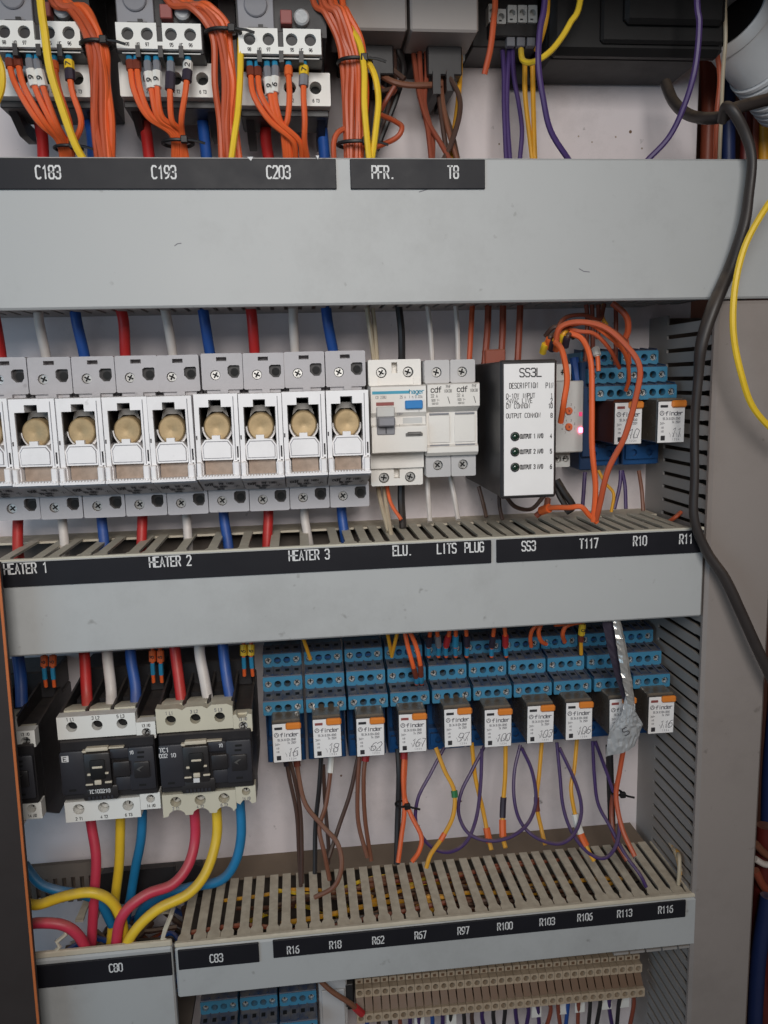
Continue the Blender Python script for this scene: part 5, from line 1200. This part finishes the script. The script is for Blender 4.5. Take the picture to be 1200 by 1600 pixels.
bw = [([(640, 44, 30), (646, 90, 36), (655, 140, 44), (666, 185, 52), (690, 225, 60), (704, 252, 66)], 'rust', 'rust wire sweeping right toward the T8 label'),
      ([(655, 44, 34), (657, 100, 40), (660, 160, 46), (668, 205, 54), (674, 252, 60)], 'rust', 'rust wire left in the cluster above T8'),
      ([(664, 44, 36), (666, 110, 40), (664, 160, 46), (674, 210, 52), (676, 252, 58)], 'rust', 'rust wire beside the left one in the cluster above T8'),
      ([(690, 44, 34), (688, 100, 38), (690, 150, 44), (700, 200, 54), (715, 252, 60)], 'brown', 'brown wire in the cluster above T8'),
      ([(682, 44, 30), (682, 110, 36), (692, 160, 42), (708, 210, 50), (716, 252, 56)], 'dbrown', 'dark brown wire in the cluster above T8'),
      ([(672, 44, 30), (674, 90, 36), (684, 140, 42), (690, 190, 50), (700, 252, 54)], 'dbrown', 'dark brown wire behind the cluster above T8'),
      ([(680, 80, 40), (700, 118, 48), (717, 148, 54), (718, 180, 58), (706, 220, 62), (692, 252, 64)], 'dbrown', 'grey-brown wire bowing right above T8'),
      ([(717, 44, 30), (718, 110, 34), (714, 170, 40), (708, 220, 48), (706, 252, 52)], 'amber', 'yellow wire hanging behind the cluster above T8')]
for p, m, l in bw: wire(m, p, 1.7, l)
wire('rust', [(700, 30, 28), (698, 70, 30), (690, 110, 32), (688, 140, 30)], 3.4, 'thick rust wire under the T8 box')
wire('dorange', [(774, -10, 70), (773, 30, 74), (767, 75, 74), (757, 116, 70)], 1.9, 'short orange-red wire with cut end above T8')
for i, p in enumerate(([(784, 60, 30), (787, 110, 34), (787, 170, 38), (791, 252, 44)], [(797, 60, 30), (793, 110, 34), (792, 170, 38), (797, 252, 44)], [(800, 66, 32), (803, 120, 36), (810, 165, 40), (815, 205, 44), (812, 252, 46)])):
    wire('purple', p, 1.6, 'purple wire hanging under the terminal block, %s' % ('leftmost', 'middle one', 'right bowed one')[i])
wire('yellow', [(814, 78, 52), (817, 92, 60), (830, 96, 66), (848, 90, 70), (868, 70, 74), (890, 38, 78), (908, -10, 80)], 1.9, 'yellow wire curving up right from the terminal block')
wire('amber', [(820, 94, 40), (821, 150, 42), (828, 215, 46), (832, 252, 48)], 1.7, 'yellow wire under the terminal block, left of two')
wire('amber', [(832, 96, 40), (832, 150, 42), (834, 215, 46), (836, 252, 48)], 1.7, 'yellow wire under the terminal block, right of two')
wire('amber', [(856, -10, 66), (853, 30, 66), (846, 62, 60), (838, 78, 50)], 1.7, 'yellow wire rising into the terminal block beside the purple one')
wire('purple', [(852, -10, 84), (844, 45, 86), (842, 100, 86), (848, 155, 84), (862, 205, 80), (890, 252, 76)], 1.9, 'long purple wire crossing the black box left side')
wire('purple', [(1089, -10, 96), (1093, 40, 96), (1086, 105, 94), (1070, 165, 88), (1045, 215, 82), (1010, 252, 76)], 1.9, 'long purple wire crossing the black box right side')
# ---- black cables at the right
wire('cableblack', [(1040, 130, 40), (1050, 160, 52), (1072, 180, 66), (1105, 186, 84), (1130, 184, 96), (1142, 176, 104), (1165, 164, 104), (1205, 154, 96)], 3.7, 'black cable looping from the transformer box to the right edge', name='cable', cat='cable', n=12)
wire('cableblack', [(1128, 190, 100), (1136, 168, 108), (1147, 178, 112), (1166, 212, 112), (1173, 250, 112), (1169, 300, 112), (1160, 355, 112), (1140, 420, 110), (1112, 480, 112), (1097, 535, 112), (1090, 590, 110), (1086, 660, 108), (1083, 740, 108), (1086, 810, 108), (1102, 862, 110), (1132, 905, 114), (1158, 955, 116), (1182, 1015, 118), (1215, 1080, 118)], [3.2, 3.4, 3.6, 3.4, 3.2, 3.4, 3.8, 4.4, 4.8, 4.2, 3.4, 3.1, 3.1, 3.3, 3.8, 4.0, 4.0, 4.0, 4.0],
     'long flat black cable snaking down in front of the ducts', name='cable', cat='cable', flat=.8, n=16)
wire('yellow', [(1222, 290, 128), (1192, 330, 130), (1165, 385, 130), (1149, 450, 130), (1146, 520, 130), (1157, 585, 130), (1180, 640, 128), (1225, 690, 126)], 2.0, 'yellow wire bowing in from the right edge')
wire('beige', [(1133, -10, 60), (1133, 60, 60), (1130, 120, 54), (1124, 250, 40)], 1.3, 'thin tan cord hanging beside the conduit')
wire('dorange', [(1118, 70, 40), (1125, 120, 36), (1121, 180, 34), (1118, 255, 30)], 1.7, 'thin orange wire beside the tan cord')
for i, (x, m, r, c) in enumerate(((1104, 'rust', 5.5, 'rust'), (1138, 'navy', 5.2, 'navy blue'), (1163, 'maroon', 4.0, 'dark red'), (1178, 'rust', 3.2, 'brown'), (1194, 'amber', 4.4, 'amber'))):
    wire(m, [(x, 60, -40), (x + 1, 150, -40), (x, 262, -40)], r, 'thick %s cable running upright behind the top right corner' % c, name='cable', cat='cable', n=12)
for i, (p, m, r, lab) in enumerate((([(1196, 1290, 30), (1190, 1400, 30), (1186, 1480, 30), (1200, 1640, 30)], 'maroon', 7, 'thick dark red cable at the lower right edge'), ([(1200, 1400, 50), (1188, 1480, 50), (1180, 1560, 50), (1178, 1640, 50)], 'navy', 6, 'navy cable at the lower right edge'),
     ([(1215, 1090, 20), (1204, 1200, 20), (1202, 1300, 20)], 'navy', 7, 'navy cable beside the frame at the right edge'), ([(1180, 1318, 40), (1196, 1336, 40), (1220, 1350, 40)], 'brown', 3, 'brown cable end poking out at the right edge'),
     ([(1180, 1342, 44), (1196, 1350, 44), (1220, 1350, 44)], 'white', 2.6, 'pale cable poking out at the right edge'), ([(1180, 1360, 40), (1196, 1385, 40), (1220, 1410, 40)], 'rust', 3.4, 'rust cable poking out at the right edge'))):
    wire(m, p, r, lab, name='cable', cat='cable', n=12)
wire('dorange', [(1045, 815, 60), (1056, 808, 64), (1064, 800, 62)], 1.5, 'short orange wire end by the duct flank beside R11')
for i in range(5):
    wire('amber' if i % 2 else 'beige', [(1042 + i * 4, 1312 + i * 5, 50 + i * 6), (1050 + i * 3, 1322 + i * 4, 64 + i * 5), (1058 + i, 1338 + i * 5, 76 + i * 3), (1064 - i, 1362 + i * 5, 84 + i)], 1.4, 'wire end squeezed into the corner right of R116, %s from left' % ORD[i], 'wires in the corner right of R116')
# ---- bottom bay
wire('brown', [(498, 1530, 60), (520, 1548, 62), (548, 1568, 62), (566, 1584, 60)], 2.0, 'brown wire with red sleeve at the bottom terminal row', sleeves=[(2.4, 3, 2.9, 'sleeve_red', 'sleeve')])
random.seed(21)
for i in range(26):
    x = 575 + i * 16.5; y = 1588 - i * 1.5; m = random.choice(['dpurple', 'blue', 'dbrown', 'black', 'rust', 'dpurple', 'navy_'] [:6])
    wire(m, [(x, y, 44), (x + random.uniform(-4, 4), y + 18, 40), (x + random.uniform(-9, 9), y + 60, 34)], 1.7, 'dark wire hanging under the tan terminal row, number %d counted from its left end' % (i + 1), 'dark wires under the tan terminal row')
for i, x in enumerate((655, 705, 838, 880, 906, 948, 976)):
    xx, zz = P(x, 1590 - (x - 575) * .11, 40)
    t = thing('cable_marker', 'white marker tag under the tan terminal row, %s' % ('leftmost', 'just right of the leftmost', 'third from left', 'in the middle', 'third from right', 'just left of the rightmost', 'rightmost')[i], 'marker', xx, zz - 16, 40, group='white marker tags under the terminal row')
    part(MB().box(-4.2, 4.2, 0, 1.2, 0, 15, .4), 'tag_plate', 'sleeve_white', t)
for o in list(bpy.data.objects):
    if 'org' in o: del o['org']
